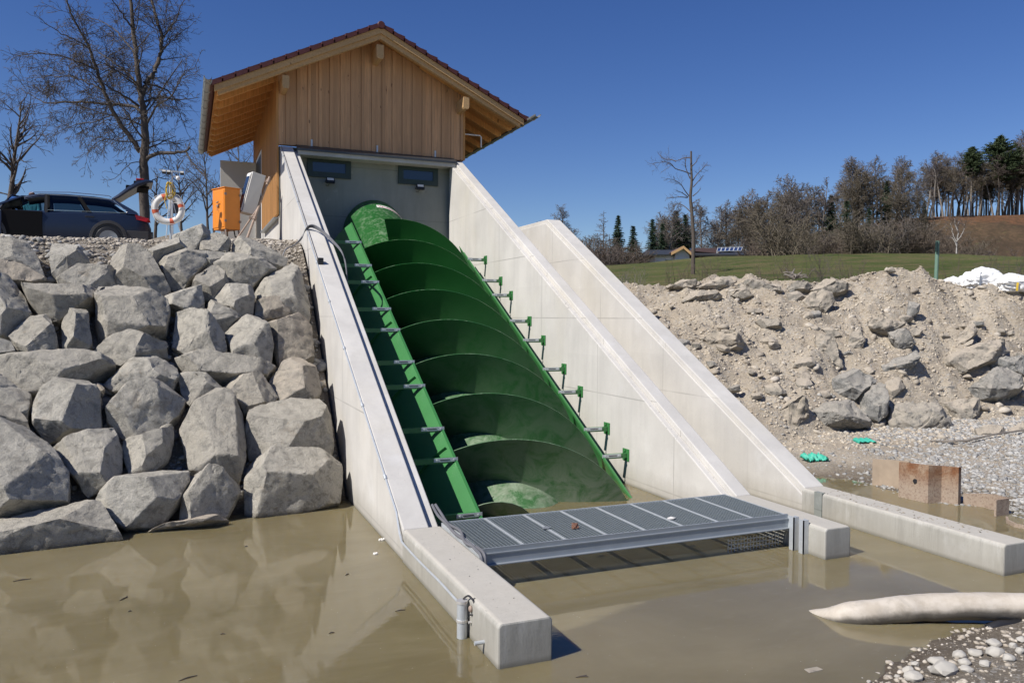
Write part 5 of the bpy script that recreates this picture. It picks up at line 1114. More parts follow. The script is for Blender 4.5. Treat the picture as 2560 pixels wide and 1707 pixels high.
for u,v,lb in ((957,1350,'clump of pale yellow foam floating at the foot of the left sloping wall'),(940,1385,'tiny foam fleck floating beside the left wall foot')):
    c0=ray(u,v,z=0); b=MB(); r=random.Random(int(u))
    for k in range(6 if v<1360 else 3): b.ball((c0[0]+r.uniform(-.045,.045),c0[1]+r.uniform(-.02,.02),.006),(r.uniform(.01,.02),)*3,6)
    tag(b.obj('foam',M['buoy'],smooth=True),lb,'foam')
# ------------------------------------------------------------------ big pale hose in the water
P=[ray(2010,1533,z=-.05),ray(2075,1543,z=-.01),ray(2130,1541,z=.03),ray(2240,1532,z=.07),ray(2350,1527,z=.09),ray(2560,1530,z=.11),ray(2800,1550,z=.13)]
Q=spline(P,60); Q[:,2]+=np.interp(np.linspace(0,1,60),[0,.3,1],[0,.02,.06]); rr=np.interp(np.linspace(0,1,60),[0,.08,.2,.35,1],[.012,.055,.092,.118,.125]); b=MB(); b.tube(Q,rr,28); A_=np.array(b.v); c__=np.repeat(Q,28,axis=0); d__=A_-c__; k__=1+.05*fbm(A_*5,4,3)+.03*fbm(A_*[16,16,3],3,8)+.025*np.clip(fbm(np.repeat(Q,28,axis=0)*[9,9,0],2,5),0,1); b.v=[tuple(p) for p in c__+d__*k__[:,None]]; tag(b.obj('drain_hose',M['tube'],smooth=True),'thick muddy white hose tapering into the water at the lower right','hose')
c0=ray(2500,1573,z=.0); b=MB(); pts=spline([(c0[0]-.12,c0[1]+.03,.0),(c0[0]-.02,c0[1]+.0,.035),(c0[0]+.12,c0[1]-.03,.03),(c0[0]+.3,c0[1]-.02,.03)],20); b.tube(pts,[.01]+[.05]*18+[.03],10); tag(b.obj('rag',M['dark'],smooth=True),'black wet rag on the shore beneath the thick hose','rag')
# ------------------------------------------------------------------ rusty sheet piles
def pile(label,pts,z1,z0=-.5,holes=(),slope=0):
    rt=thing('sheet_pile',label,'sheet pile',(pts[0][0],pts[0][1],0)); b=MB(); n=len(pts); P=[Vector((p[0],p[1],0)) for p in pts]
    nr=[Vector((-(P[min(i+1,n-1)]-P[max(i-1,0)]).y,(P[min(i+1,n-1)]-P[max(i-1,0)]).x,0)).normalized()*.016 for i in range(n)]
    zt=[z1[i] if hasattr(z1,'__len__') else z1 for i in range(n)]
    V=[];
    for i in range(n): V+=[P[i]+nr[i]+Vector((0,0,z0)),P[i]-nr[i]+Vector((0,0,z0)),P[i]-nr[i]+Vector((0,0,zt[i])),P[i]+nr[i]+Vector((0,0,zt[i]))]
    F=[(0,1,2,3),tuple(4*(n-1)+k for k in (3,2,1,0))]
    for i in range(n-1):
        a=4*i;c=a+4; F+=[(a,a+3,c+3,c),(a+1,c+1,c+2,a+2),(a+3,a+2,c+2,c+3),(a,c,c+1,a+1)]
    b.add(V,F); b.obj('web',M['rust'] if 'tallest' in label or 'edged' in label else M['rustpale'],rt)
    for hx,hy,hz in holes:
        b=MB(); T=Matrix.Translation((hx,hy,hz))@Vector((CAM[0]-hx,CAM[1]-hy,0)).to_track_quat('Z','Y').to_matrix().to_4x4(); b.lathe([(.034,-.02),(.034,.012)],16,T); b.obj('bolt_hole',M['dark'],rt)
    return rt
def zt(u,v,p): # height at plan position p seen at pixel v
    d=(p[0]-CAM[0])*_F[0]+(p[1]-CAM[1])*_F[1]; return 2.764+(790-v)/FPX*d
p1=[(7.871,1.114),(7.93,1.02),(8.068,.899),(8.10,.70)]
pile('left rusty sheet pile with one bolt hole at the edge of the gravel',[p1[0],p1[1],(8.03,.70),(8.0,.50)],[zt(0,1138,p1[0]),zt(0,1139,p1[1]),zt(0,1142,(8.03,.7)),zt(0,1144,(8.0,.5))],holes=[(8.0,.58,.16)])
pile('tallest rusty sheet pile standing in the water, folded, with one bolt hole',[(7.55,.30),(7.60,-.18),(7.82,-.22),(7.93,-.42),(7.99,-.40)],[zt(0,1147,(7.586,.21)),zt(0,1152,(7.666,-.17)),zt(0,1156,(7.9,-.3)),zt(0,1157,(7.98,-.4)),zt(0,1157,(8.0,-.4))],holes=[(7.56,.02,.30)])
pile('low rusty sheet pile running right from the tallest one along the puddle',[(8.02,-.44),(8.16,-.66),(8.13,-.88),(8.06,-1.10),(7.80,-1.10)],[zt(0,1224,(8.05,-.45)),zt(0,1226,(8.1,-.7)),zt(0,1228,(8.1,-.9)),zt(0,1236,(8,-1.1)),zt(0,1240,(7.8,-1.1))])
pile('rust-edged sheet pile top curving through the mud at the right edge',[(7.76,-1.30),(7.60,-1.42),(7.50,-1.60),(7.55,-1.80),(7.75,-1.95)],.05)
a_=ray(2281,1133,z=.12); b_=ray(2365,1142,z=.12); c_=ray(2372,1115,z=.30); e_=ray(2294,1094,z=.40)
b=MB(); b.prism([a_,b_,c_,e_],(0.02,.05,.02)); tag(b.obj('steel_sheet',M['rust'],bevel=.004),'rusty steel sheet lying tilted on the gravel above the sheet piles','steel sheet')
for k,(u,v,w_,h_,lb) in enumerate(((2036,1158,60,22,'torn turquoise plastic scrap with a frayed top near the outer wall'),(2161,1139,46,14,'smooth turquoise plastic scrap lying left of the sheet piles'))):
    c0=ray(u,v,z=.10); dd=(c0-CAM)@_F; s_=dd/FPX; N_=24; A=[]; r=random.Random(k+9)
    for j in range(5):
        A.append([(c0[0]+(i/N_-.5)*w_*s_*.92,c0[1]-(i/N_-.5)*w_*s_*.35+(j/4-.5)*.16,max(float(H(c0[0],c0[1])),.03)+.03+.04*math.sin(i*.9+j)*(.6 if k==0 else .2)+(j/4)*h_*s_*.5+(r.uniform(-.02,.04) if k==0 else 0)-(.05 if k and (i in(0,N_)) else 0)) for i in range(N_+1)])
    b=MB(); b.grid(np.array(A)); o=b.obj('plastic_scrap',M['teals'],smooth='auto',fix=False); o.modifiers.new('t','SOLIDIFY').thickness=.006; tag(o,lb,'plastic scrap')
def onground(u,v): 
    p=onH(u,v,10,24); return Vector((p[0],p[1],float(H(p[0],p[1]))+.03))
b=MB(); b.tube([onground(2325,1106),onground(2380,1112)+Vector((0,0,.04)),onground(2420,1108)+Vector((0,0,.03)),onground(2490,1097)+Vector((0,0,.05)),onground(2580,1082)+Vector((0,0,.04))],[.012,.02,.022,.018,.015],6); tag(b.obj('branch',M['barkl']),'long thin dead branch lying on the grey gravel at the right','branch')
b=MB(); b.tube([onground(2008,1100),onground(2030,1112),onground(2052,1113)],[.008,.012,.006],5); tag(b.obj('branch',M['barkl']),'small curved stick lying at the foot of the rubble near the outer wall','branch')
# ------------------------------------------------------------------ sacks and post on the crest
def sack(u0,u1,v0,v1,d,label,seed,band=None):
    a=ray(u0,v1,d=d);c=ray(u1,v1,d=d);h_=(v1-v0)/FPX*d; w_=np.linalg.norm(c-a); ce=(a+c)/2
    rt=thing('bulk_bag',label,'bulk bag',tuple(ce)); bm=bmesh.new(); bmesh.ops.create_cube(bm,size=2); bmesh.ops.subdivide_edges(bm,edges=bm.edges,cuts=22,use_grid_fill=True); P=np.array([v.co for v in bm.verts])
    nrm=P/ (np.abs(P)**5).sum(1)[:,None]**(1/5); P=nrm.copy(); P=P*(1+.10*fbm(P*1.3+seed,3,seed)[:,None])
    up=np.clip(P[:,2],0,1); r_=np.hypot(P[:,0],P[:,1]); P[:,2]=np.where(P[:,2]>0,P[:,2]*.55+ .62*np.clip(1.05-.95*np.hypot(P[:,0]+.25*math.sin(seed),P[:,1]),0,1)**.8*up,P[:,2]*.6)
    fold=np.abs(fbm(P*3.2+seed,4,seed+2)); P=P+nrm*(-.17*fold)[:,None]; P[:,2]+=.03*np.sin(P[:,2]*30+2*P[:,0])*(np.abs(P[:,2])<.5)*.4
    zmin,zmax=P[:,2].min(),P[:,2].max(); V=np.stack([ce[0]+P[:,0]*w_*.5*.92*math.cos(YAW)+P[:,1]*.55*math.sin(YAW),ce[1]-P[:,0]*w_*.5*.92*math.sin(YAW)+P[:,1]*.55*math.cos(YAW),ce[2]-.06+(P[:,2]-zmin)/(zmax-zmin)*(h_+.06)],-1)
    b=MB(); b.add(V,[[v.index for v in f.verts] for f in bm.faces]); bm.free(); b.obj('sack',M['bag'],rt,smooth=True)
    if band:
        k=band; p0=ray(k,v1-2,d=d-.62); b=MB(); pp=[]
        for t in np.linspace(0,1,9): v_=v1-2-(v1-v0)*.80*math.sin(t*1.5); pp.append(ray(k+6*t,v_,d=d-.62+.5*t**2))
        A=[[tuple(p),tuple(p+np.array([.05,-.02,0]))] for p in pp]; b.grid(np.array(A)); o=b.obj('lifting_strap',M['zinc'] if seed<5 else M['rope'],rt,fix=False); o.modifiers.new('t','SOLIDIFY').thickness=.01
    return rt
sack(2363,2402,690,716,22.4,'low white bulk bag lump at the left of the white bags on the crest',3)
sack(2396,2497,666,724,21.9,'largest peaked white bulk bag with grey strap, right of the green post',4,2447)
sack(2477,2590,682,729,21.5,'white bulk bag with yellow strap at the right edge of the crest',7,2540)
q=ray(2339,700,d=24); zt_=ray(2343,603,d=24)[2]
ps=thing('green_post','square green steel post standing behind the crest of the rubble','post',(q[0],q[1],q[2]-.4))
b=MB(); b.tube([(q[0],q[1],q[2]-.6),(q[0]+.05,q[1],zt_)],.055,10); b.obj('upright',M['postgreen'],ps,smooth='auto')
b=MB(); b.box(q[0]-.075,q[0]-.015,q[1]-.08,q[1]-.02,zt_-.34,zt_-.02); b.obj('sign_box',M['frame'],ps,bevel=.006)
# ------------------------------------------------------------------ trees
class TB:
    """collects branch tubes fast; everything lands in one mesh per part"""
    def __init__(s): s.V=[];s.F=[];s.n=0
    def tube(s,P,r,k):
        P=np.asarray(P,float); m=len(P); T=np.gradient(P,axis=0); T/=np.linalg.norm(T,axis=1)[:,None]+1e-9
        A=np.cross(T,[.31,.17,.93]); A/=np.linalg.norm(A,axis=1)[:,None]+1e-9; B=np.cross(T,A); a=np.arange(k)*2*np.pi/k
        V=P[:,None]+r[:,None,None]*(np.cos(a)[None,:,None]*A[:,None]+np.sin(a)[None,:,None]*B[:,None]); s.V.append(V.reshape(-1,3))
        i=np.arange(m-1)[:,None]*k; j=np.arange(k)[None]; q=np.stack([i+j,i+(j+1)%k,i+k+(j+1)%k,i+k+j],-1).reshape(-1,4)+s.n; s.F.append(q); s.n+=m*k
    def mesh(s,name,mat,smooth=True): return fastmesh(name,np.concatenate(s.V),np.concatenate(s.F),mat,smooth)
def path(r,p,d,L,n,wander,trop):
    P=[p]; st=L/n; d=d/np.linalg.norm(d)
    for i in range(n):
        d=d+r.normal(0,wander,3)+np.array([0,0,trop]); d/=np.linalg.norm(d); P.append(P[-1]+d*st)
    return np.array(P),d
def sprout(tb,r,P,rad,L,lv,prm,maxlv):
    """side shoots along a branch P"""
    n=max(1,int(prm['n'][lv]*(.7+.6*r.random())*min(1,L/prm['ref'][lv]))); m=len(P)
    for i in range(n):
        t=prm['t0'][lv]+(1-prm['t0'][lv])*(i+r.random())/n; x=t*(m-1); k=min(int(x),m-2); f=x-k; p=P[k]*(1-f)+P[k+1]*f; T=P[k+1]-P[k]; T/=np.linalg.norm(T)+1e-9
        q=np.cross(T,r.normal(0,1,3)); q/=np.linalg.norm(q)+1e-9; a=R(prm['ang'][lv]+r.normal(0,10)); d=T*math.cos(a)+q*math.sin(a); d[2]+=prm['lift'][lv]
        l=L*prm['ratio'][lv]*(1.05-.55*t)*(.7+.6*r.random()); rr=max(rad*(1-.7*t)*prm['rr'],prm['rmin'])
        grow(tb,r,p,d,l,rr,lv+1,prm,maxlv)
def grow(tb,r,p,d,L,rad,lv,prm,maxlv):
    n=(7,6,5,4,3)[min(lv,4)]; P,_=path(r,p,d,L,n,prm['w'],prm['trop'][min(lv,len(prm['trop'])-1)])
    tb.tube(P,np.linspace(rad,max(rad*.35,prm['rmin']*.6),n+1),(8,6,4,3,3)[min(lv,4)])
    if lv<maxlv: sprout(tb,r,P,rad,L,lv,prm,maxlv)
PR=dict(n=[9,8,7,6,5],ref=[4,2.5,1.2,.6,.3],t0=[.3,.15,.12,.1,.1],ang=[45,48,45,40,40],lift=[.1,.0,-.05,-.12,-.1],ratio=[.5,.5,.52,.5,.5],rr=.5,rmin=.006,w=.14,trop=[.03,.03,0,-.05,-.06])
def tree_obj(root,tb_t,tb_c,mt,mc):
    for nm,tb,m_ in (('trunk',tb_t,mt),('crown',tb_c,mc)):
        if not tb.V: continue
        A=np.concatenate(tb.V); me=tb.mesh(nm,m_); o=bpy.data.objects.new(nm,me); C.objects.link(o); o.parent=root
# --- the big bare tree: limbs follow the photograph's (2.45x crop), at its own distance with depth of its own
BD=34.
def bp(u,v,dd): return np.array(ray(u/2.45,v/2.45,d=BD+dd))
r=np.random.default_rng(11)
limbs=[([(885,1420),(885,1330),(885,1150),(880,1000),(888,880),(885,760),(878,680),(862,600),(850,480),(830,330),(812,150),(800,0),(796,-160)],.36,.07,(0,0),'t'),
([(868,575),(900,505),(945,440),(985,330),(990,220),(960,120),(930,0),(912,-130)],.20,.05,(0,1.2),'t'),
([(860,930),(780,820),(700,700),(640,560),(590,420),(540,280),(480,170),(430,60),(400,-60)],.17,.03,(0,-2.2),'t'),
([(875,710),(830,658),(720,640),(560,630),(400,625),(300,632),(220,602),(130,545)],.13,.015,(0,1.5),'c'),
([(895,980),(960,940),(1060,935),(1130,930),(1165,903)],.16,.04,(0,-1),'c'),
([(1140,932),(1180,1000),(1250,1080),(1330,1150)],.07,.012,(-.8,-1.6),'c'),
([(880,625),(980,600),(1100,610),(1210,600)],.09,.012,(0,1.8),'c'),
([(850,650),(760,590),(660,530),(560,450),(480,420)],.09,.012,(0,-2),'c'),
([(905,760),(960,650),(1040,600),(1080,540),(1120,460),(1190,420)],.08,.01,(0,-2),'c'),
([(850,545),(800,470),(720,400),(620,330),(530,290),(420,300)],.09,.012,(0,2.2),'c'),
([(895,515),(1000,540),(1060,600),(1100,700),(1150,820)],.07,.01,(0,2),'c'),
([(985,330),(1050,250),(1120,190),(1200,130)],.06,.01,(1,2),'c'),
([(830,330),(770,260),(700,180),(610,130),(500,90)],.07,.01,(0,2),'c'),
([(815,180),(750,90),(690,0),(620,-80)],.07,.01,(0,-1.5),'c'),
([(990,240),(1060,150),(1110,40),(1150,-60)],.06,.01,(1,-1.5),'c'),
([(590,430),(480,380),(350,340),(210,330),(80,345)],.07,.01,(-1,-2.5),'c'),
([(540,290),(450,240),(330,180),(210,80)],.06,.01,(-1.6,-3),'c'),
([(640,560),(520,500),(420,470),(300,470),(150,480)],.06,.01,(-.7,1),'c'),
([(700,700),(600,740),(480,760),(370,800),(270,860)],.05,.008,(-.5,1),'c'),
([(870,860),(760,870),(650,850),(560,900),(520,1010)],.05,.008,(0,-2),'c'),
([(880,1000),(800,1000),(720,1080),(640,1120)],.04,.007,(0,-1),'c'),
([(900,1130),(970,1090),(1060,1120),(1130,1200),(1220,1250)],.04,.007,(0,1),'c'),
([(895,880),(990,860),(1090,880),(1190,850)],.05,.008,(0,1.5),'c')]
tt,tcw=TB(),TB()
root=thing('bare_tree','tallest bare spreading tree behind the open tailgate, its crown cut by the top edge','tree',tuple(bp(885,1420,0)))
o3=np.array(root.location)
for px_,r0,r1,dd,kind in limbs:
    r0*=.62; r1*=.75; n=len(px_); P=np.array([bp(u,v,dd[0]+(dd[1]-dd[0])*i/(n-1)) for i,(u,v) in enumerate(px_)]); P=spline(P,n*4)-o3; P+=r.normal(0,.02,P.shape)
    (tt if kind=='t' else tcw).tube(P,np.linspace(r0,r1,len(P)),10 if kind=='t' else 6)
    L=np.linalg.norm(np.diff(P,axis=0),axis=1).sum(); k0=int(len(P)*(.35 if kind=='t' else .12)) if r0<.2 else int(len(P)*.30)
    prm=dict(PR,n=[0,20,10,8,6],ref=[4,4,1.5,.8,.4],ratio=[.5,.36,.52,.55,.5],rmin=.0085,ang=[45,52,46,42,40],t0=[0,0,.12,.1,.1],lift=[0,0,-.04,-.12,-.12],trop=[0,.02,-.01,-.05,-.05])
    sprout(tcw,r,P[k0:],max(r0*.45,.03),L*(1-k0/len(P))*1.0,1,prm,4)
tree_obj(root,tt,tcw,M['bark'],M['twig'])
def free_tree(name,seed,h,prm,mt,mc,spread=.55,fork=1,trunk_r=None,lean=(0,0),crown0=.3,nlimb=16,maxlv=3,upr=.55):
    r=np.random.default_rng(seed); tt,tc=TB(),TB(); tr_=trunk_r or h*.017
    P,_=path(r,np.zeros(3),np.array([lean[0],lean[1],1.]),h*.97,12,.035,.05); tt.tube(P,np.linspace(tr_,tr_*.12,13)**1,8)
    for i in range(nlimb):
        t=crown0+(1-crown0)*((i+r.random())/nlimb)**.9; x=t*12; k=min(int(x),11); p=P[k]*(1-(x-k))+P[k+1]*(x-k); a=r.random()*6.28; up=upr+.5*t; d=np.array([math.cos(a),math.sin(a),up]); 
        L=h*spread*(.55 if t<crown0+.1 else 1)*(1.1-t)**.6*(.7+.5*r.random()); rr=tr_*(1-t)*.5+.02; n=6; Q,_=path(r,p,d,L,n,.12,.05); (tt if rr>tr_*.35 else tc).tube(Q,np.linspace(rr,.01*h/12,n+1),5); sprout(tc,r,Q,rr,L,1,prm,maxlv)
    return tt,tc
def place_tree(name,label,cat,loc,tt,tc,mt,mc,scale=1,group=None,rotz=0):
    root=thing(name,label,cat,loc,(0,0,rotz),group); tree_obj(root,tt,tc,mt,mc); root.scale=(scale,)*3; return root
# bare trees seen behind the lifebuoy, door and at the left edge
prmN=dict(PR,n=[0,8,6,4,3],ref=[4,2,1,.6,.3],rmin=.008,ratio=[.5,.5,.55,.5,.5])
def base(u,v,d): return tuple(ray(u,v,d=d))
for k,(u,vt,d,sp,nl,lb) in enumerate(((8,250,24,.5,20,'leaning bare tree at the left edge with arching branches'),(388,430,38,.42,15,'slender bare tree just left of the light mast'),(455,395,42,.5,16,'bare tree between the lifebuoy and the orange cabinet'),(520,360,46,.5,17,'bare tree whose crown shows under the eave left of the open door'),(590,330,50,.45,17,'bare tree seen above the white door under the eave'),(640,345,44,.45,14,'bare tree touching the house corner under the eave'))):
    v0=600; h=(v0-vt)/FPX*d*1.02; tt,tc=free_tree('t',20+k,h,prmN,None,None,sp,crown0=.18 if k else .25,nlimb=nl,trunk_r=.09+.02*(k==0),lean=(.18,0) if k==0 else (0,0),maxlv=3)
    place_tree('bare_tree',lb,'tree',base(u,v0,d),tt,tc,M['bark'],M['twig'])
# lone broken-topped tree on the right
ld=42.; zb=ray(1737,700,d=ld); root=thing('bare_tree','lone broken-topped tree with few left-reaching branches behind the rubble','tree',tuple(zb)); o3=zb
lp_=lambda u,v,dd=0: np.array(ray(1400+u/3.92,340+v/3.92,d=ld+dd))-o3
tt,tc=TB(),TB(); r=np.random.default_rng(4)
tt.tube(spline([lp_(1302,1420),lp_(1305,1200),lp_(1308,1000),lp_(1292,750),lp_(1278,600),lp_(1290,450),lp_(1286,300),lp_(1285,150)],30),np.interp(np.linspace(0,1,30),[0,.5,.8,1],[.115,.085,.062,.045]),9)
for px_ in ([(1275,370),(1210,345),(1130,320),(1090,275),(1040,258),(960,262),(880,275)],[(1278,215),(1220,215),(1170,235),(1128,250)],[(1140,250),(1080,230),(1020,225),(960,170)],[(1265,590),(1220,530),(1180,470),(1110,430),(1040,420)],[(1255,600),(1200,560),(1130,530)],[(1250,605),(1180,598),(1100,605),(1040,610)],[(1300,440),(1340,380),(1390,330),(1440,280)],[(1305,500),(1360,440),(1400,390)],[(1300,590),(1350,550),(1380,510)],[(1275,740),(1220,690),(1150,660),(1100,690)],[(1290,300),(1330,260),(1370,190)],[(1310,860),(1380,840),(1440,825)],[(1300,660),(1330,640),(1375,615)],[(1275,420),(1230,300),(1240,200)]):
    P=np.array([lp_(u,v,i*.12*(-1)**len(px_)) for i,(u,v) in enumerate(px_)]); P=spline(P,16); tc.tube(P,np.linspace(.032,.008,16),5); L=np.linalg.norm(np.diff(P,axis=0),axis=1).sum()
    sprout(tc,r,P[4:],.02,L,1,dict(PR,n=[0,12,6,4],ref=[1,1.2,.5,.3],ratio=[.5,.32,.5,.5],rmin=.006,lift=[0,.15,.05,0]),3)
tree_obj(root,tt,tc,M['bark'],M['twigr'])
# --- hill woods
def conifer(seed,h,w,bare=0.,mat=None,pine=False):
    r=np.random.default_rng(seed); tt=TB(); tt.tube(np.array([[0,0,0],[0,0,h*.5],[.05,0,h*.97]]),np.array([.22,.15,.03])*h/14,7); V=[];F=[];n=0
    z=h*(bare+.04); N=int(26*(1-bare))+8
    for i in range(N):
        t=i/(N-1); zz=z+(h-z)*t; rad=w*((1-t)**.8)*(.85+.3*r.random()) if not pine else w*math.sin(math.pi*min(1,.18+.8*t))**.8*(.7+.5*r.random())
        for j in range(17 if t<.8 else 9):
            a=r.random()*6.28; L=rad*(.65+.5*r.random()); d=np.array([math.cos(a),math.sin(a),0]); s_=np.array([-d[1],d[0],0]); dr=-.28 if not pine else .12
            m=max(3,int(L/.34)); 
            for k in range(m):
                f=(k+.6)/m; c=np.array([0,0,zz])+d*L*f+np.array([0,0,dr*L*f+.10*L*f*f]); sz=(.40+.22*r.random())*(1.15-f*.55)*h/14*(1.1 if not pine else 1.2)
                for q in range(3):
                    e=d*r.normal(.6,.5)+s_*r.normal(0,.8)+np.array([0,0,r.normal(-.15,.35)]); e/=np.linalg.norm(e); g_=np.cross(e,r.normal(0,1,3)); g_/=np.linalg.norm(g_)
                    V+=[c-e*sz*.4-g_*sz*.22,c-e*sz*.4+g_*sz*.22,c+e*sz]; F.append((n,n+1,n+2)); n+=3
    return tt,np.array(V),np.array(F)
def place_conifer(name,label,loc,data,mat,scale,group=None,rot=0):
    root=thing(name,label,'tree',loc,(0,0,rot),group); o=bpy.data.objects.new('trunk',data[0]); C.objects.link(o); o.parent=root; o=bpy.data.objects.new('crown',data[1]); C.objects.link(o); o.parent=root; root.scale=scale; return root
def con_data(seed,h,w,bare=0,pine=False):
    tt,V,F=conifer(seed,h,w,bare,None,pine); return tt.mesh('trunk',M['barkl']),fastmesh('crown',V,F,M['pine'] if pine else M['needle'])
SPR=[con_data(1,14,3.1),con_data(2,14,3.6)]; PIN=[con_data(3,18,3.0,.55,True),con_data(4,18,4.0,.40,True)]
prmF=dict(PR,n=[0,13,8,4],ref=[4,2.5,1.2,.6],rmin=.026,ratio=[.5,.5,.5,.5],rr=.5,t0=[.3,.15,.1,.1],lift=[.1,.1,.05,0])
FT=[]
for k in range(7):
    tt,tc=free_tree('t',60+k,16,prmF,None,None,(.30,.36,.42,.26,.34,.38,.30)[k],crown0=(.42,.30,.22,.5,.35,.28,.45)[k],nlimb=(17,20,22,14,18,20,16)[k],trunk_r=.20,maxlv=3,upr=1.0)
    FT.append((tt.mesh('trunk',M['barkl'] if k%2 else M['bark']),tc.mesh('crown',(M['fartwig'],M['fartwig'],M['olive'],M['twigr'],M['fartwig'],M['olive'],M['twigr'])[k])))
def far_tree(u,vt,d,k,label,group,vb=None,mirror=0):
    p=ray(u,700,d=d); z=float(H(p[0],p[1])) ; 
    top=ray(u,vt,d=d)[2]; h=max(top-z,2.); s_=h/16*1.02
    root=thing('bare_tree',label,'tree',(p[0],p[1],z-.1),(0,0,rnd.random()*6.28),group)
    for nm,me in zip(('trunk','crown'),FT[k]): o=bpy.data.objects.new(nm,me); C.objects.link(o); o.parent=root
    w_=s_*rnd.uniform(1.15,1.45) if h>9 else s_*1.5; root.scale=(w_,w_,s_); return root
sky=[(1408,520,0),(1428,560,1),(1455,590,2),(1475,600,5),(1340,560,1),(1365,575,6)]
for u,v,k in sky: far_tree(u,v,85,k,'bare tree of the distant row just right of the outer wall','distant bare trees by the outer wall')
far=[(1640,545,2),(1658,518,1),(1675,545,4),(1705,540,0),(1722,552,5),(1757,506,4),(1775,530,1),(1798,538,3),(1816,511,0),(1839,513,3),(1852,530,5),(1868,500,4),(1885,483,1),(1903,500,2),(1923,490,0),(1940,480,2),(1956,467,4),(1972,470,2),(1987,455,1),(2005,478,5),(2040,459,3),(2062,500,6)]
far+=[(1690,560,5),(1740,545,2),(1808,540,5),(1862,520,2),(1912,515,5),(1933,505,3),(1965,495,2),(2018,500,0),(2052,495,2)]
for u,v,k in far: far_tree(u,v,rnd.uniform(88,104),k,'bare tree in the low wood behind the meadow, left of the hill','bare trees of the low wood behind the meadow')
far2=[(2080,480,4),(2097,450,1),(2112,440,2),(2131,406,0),(2150,403,4),(2165,412,1),(2188,400,0),(2205,408,3),(2220,391,3),(2235,410,4),(2246,400,0),(2257,440,6),(2270,490,5),(2284,480,2),(2300,430,1)]
far2+=[(2140,440,5),(2158,450,2),(2180,440,6),(2198,450,2),(2228,440,5),(2263,510,2),(2292,505,5)]
for u,v,k in far2: far_tree(u,v,rnd.uniform(104,122),k,'bare tree of the dense clump in the middle of the hill','bare trees of the clump in the middle of the hill')
far3=[(2312,392,1),(2326,388,3),(2340,391,0),(2354,396,3),(2367,390,4),(2378,393,6),(2389,387,3),(2402,385,0),(2417,392,3),(2436,388,6),(2448,384,3),(2462,390,0),(2478,400,3),(2490,390,6),(2503,380,0),(2515,372,3),(2527,360,0),(2538,350,3),(2549,345,4),(2560,338,0),(2576,335,3),(2595,330,4)]
far3+=[(2319,420,2),(2333,420,5),(2348,415,2),(2360,425,5),(2372,418,2),(2396,415,2),(2410,420,5),(2430,425,2),(2445,415,5),(2470,425,2),(2487,425,5),(2508,415,2),(2533,400,2),(2553,395,5)]
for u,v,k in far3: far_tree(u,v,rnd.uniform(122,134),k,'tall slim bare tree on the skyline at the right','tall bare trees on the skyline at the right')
for u,v in ((2425,450),(2440,440),(2455,450),(2470,455),(2485,450),(2500,445),(2512,450),(2524,440),(2545,430),(2556,430),(2405,450),(2385,460)): far_tree(u,v,rnd.uniform(134,142),3,'thin trunk among the skyline trees at the right','thin trunks behind the skyline trees')
def far_con(u,vt,d,data,label,name='spruce_tree',wf=1.):
    p=ray(u,700,d=d); z=float(H(p[0],p[1])); h=ray(u,vt,d=d)[2]-z; s_=h/14 if name=='spruce_tree' else h/18; place_conifer(name,label,(p[0],p[1],z-.1),data,None,(s_*wf,s_*wf,s_),rot=rnd.random()*6)
far_con(1544,540,86,SPR[1],'dark green spruce standing alone just right of the bare larch')
far_con(1582,566,86,SPR[0],'smaller rounded spruce right of the first lone spruce',wf=1.25)
far_con(1630,549,84,SPR[0],'spruce half hidden in the twigs left of the farmhouse roof')
far_con(1690,530,92,SPR[1],'dark spruce left of the lone broken-topped tree')
far_con(1712,538,92,SPR[0],'spruce peeping out directly behind the lone broken-topped tree')
far_con(1655,560,88,SPR[0],'short spruce above the farmhouse roof')
far_con(2075,492,96,SPR[0],'bright dark-green spruce with a sharp tip in front of the middle clump')
far_con(2114,505,100,SPR[0],'spruce half hidden right of the sharp-tipped one')
far_con(2213,455,108,SPR[1],'tall dark spruce in the right of the middle clump',wf=.9)
far_con(2170,522,104,SPR[0],'low dark spruce at the foot of the middle clump')
far_con(2307,502,112,SPR[0],'small olive spruce left of the skyline trees')
far_con(2423,370,124,PIN[0],'pine with a high dense crown on a pale trunk, left of the tallest pine','pine_tree')
far_con(2493,343,126,PIN[1],'tallest broad pine on the skyline','pine_tree')
far_con(2463,442,128,PIN[1],'short dark pine between the two big skyline pines','pine_tree')
far_con(2540,372,128,PIN[1],'dark pine at the right edge of the skyline','pine_tree')
far_con(2520,430,130,PIN[0],'low pine under the right edge pine','pine_tree')
# larch: a conifer without needles
r=np.random.default_rng(8); tt,tc=TB(),TB(); tt.tube(np.array([[0,0,0],[0,0,6],[0,0,12]]),np.array([.16,.1,.02]),7)
for i in range(70): z=3+8.8*i/70; a=r.random()*6.28; L=(2.9*(1-(z-3)/9.2)+.4)*(.7+.5*r.random()); P,_=path(r,np.array([0,0,z]),np.array([math.cos(a),math.sin(a),.05]),L,4,.1,.03); tc.tube(P,np.linspace(.035,.014,5),3); sprout(tc,r,P,.03,L,1,dict(prmF,n=[0,7,3],ref=[1,1.5,1],ratio=[.5,.3,.5]),2)
p=ray(1508,700,d=84); z=float(H(p[0],p[1])); h=ray(1508,525,d=84)[2]-z; place_tree('larch_tree','bare larch with level branches, left of the lone spruces','tree',(p[0],p[1],z-.1),tt,tc,M['bark'],M['fartwig'],h/12)
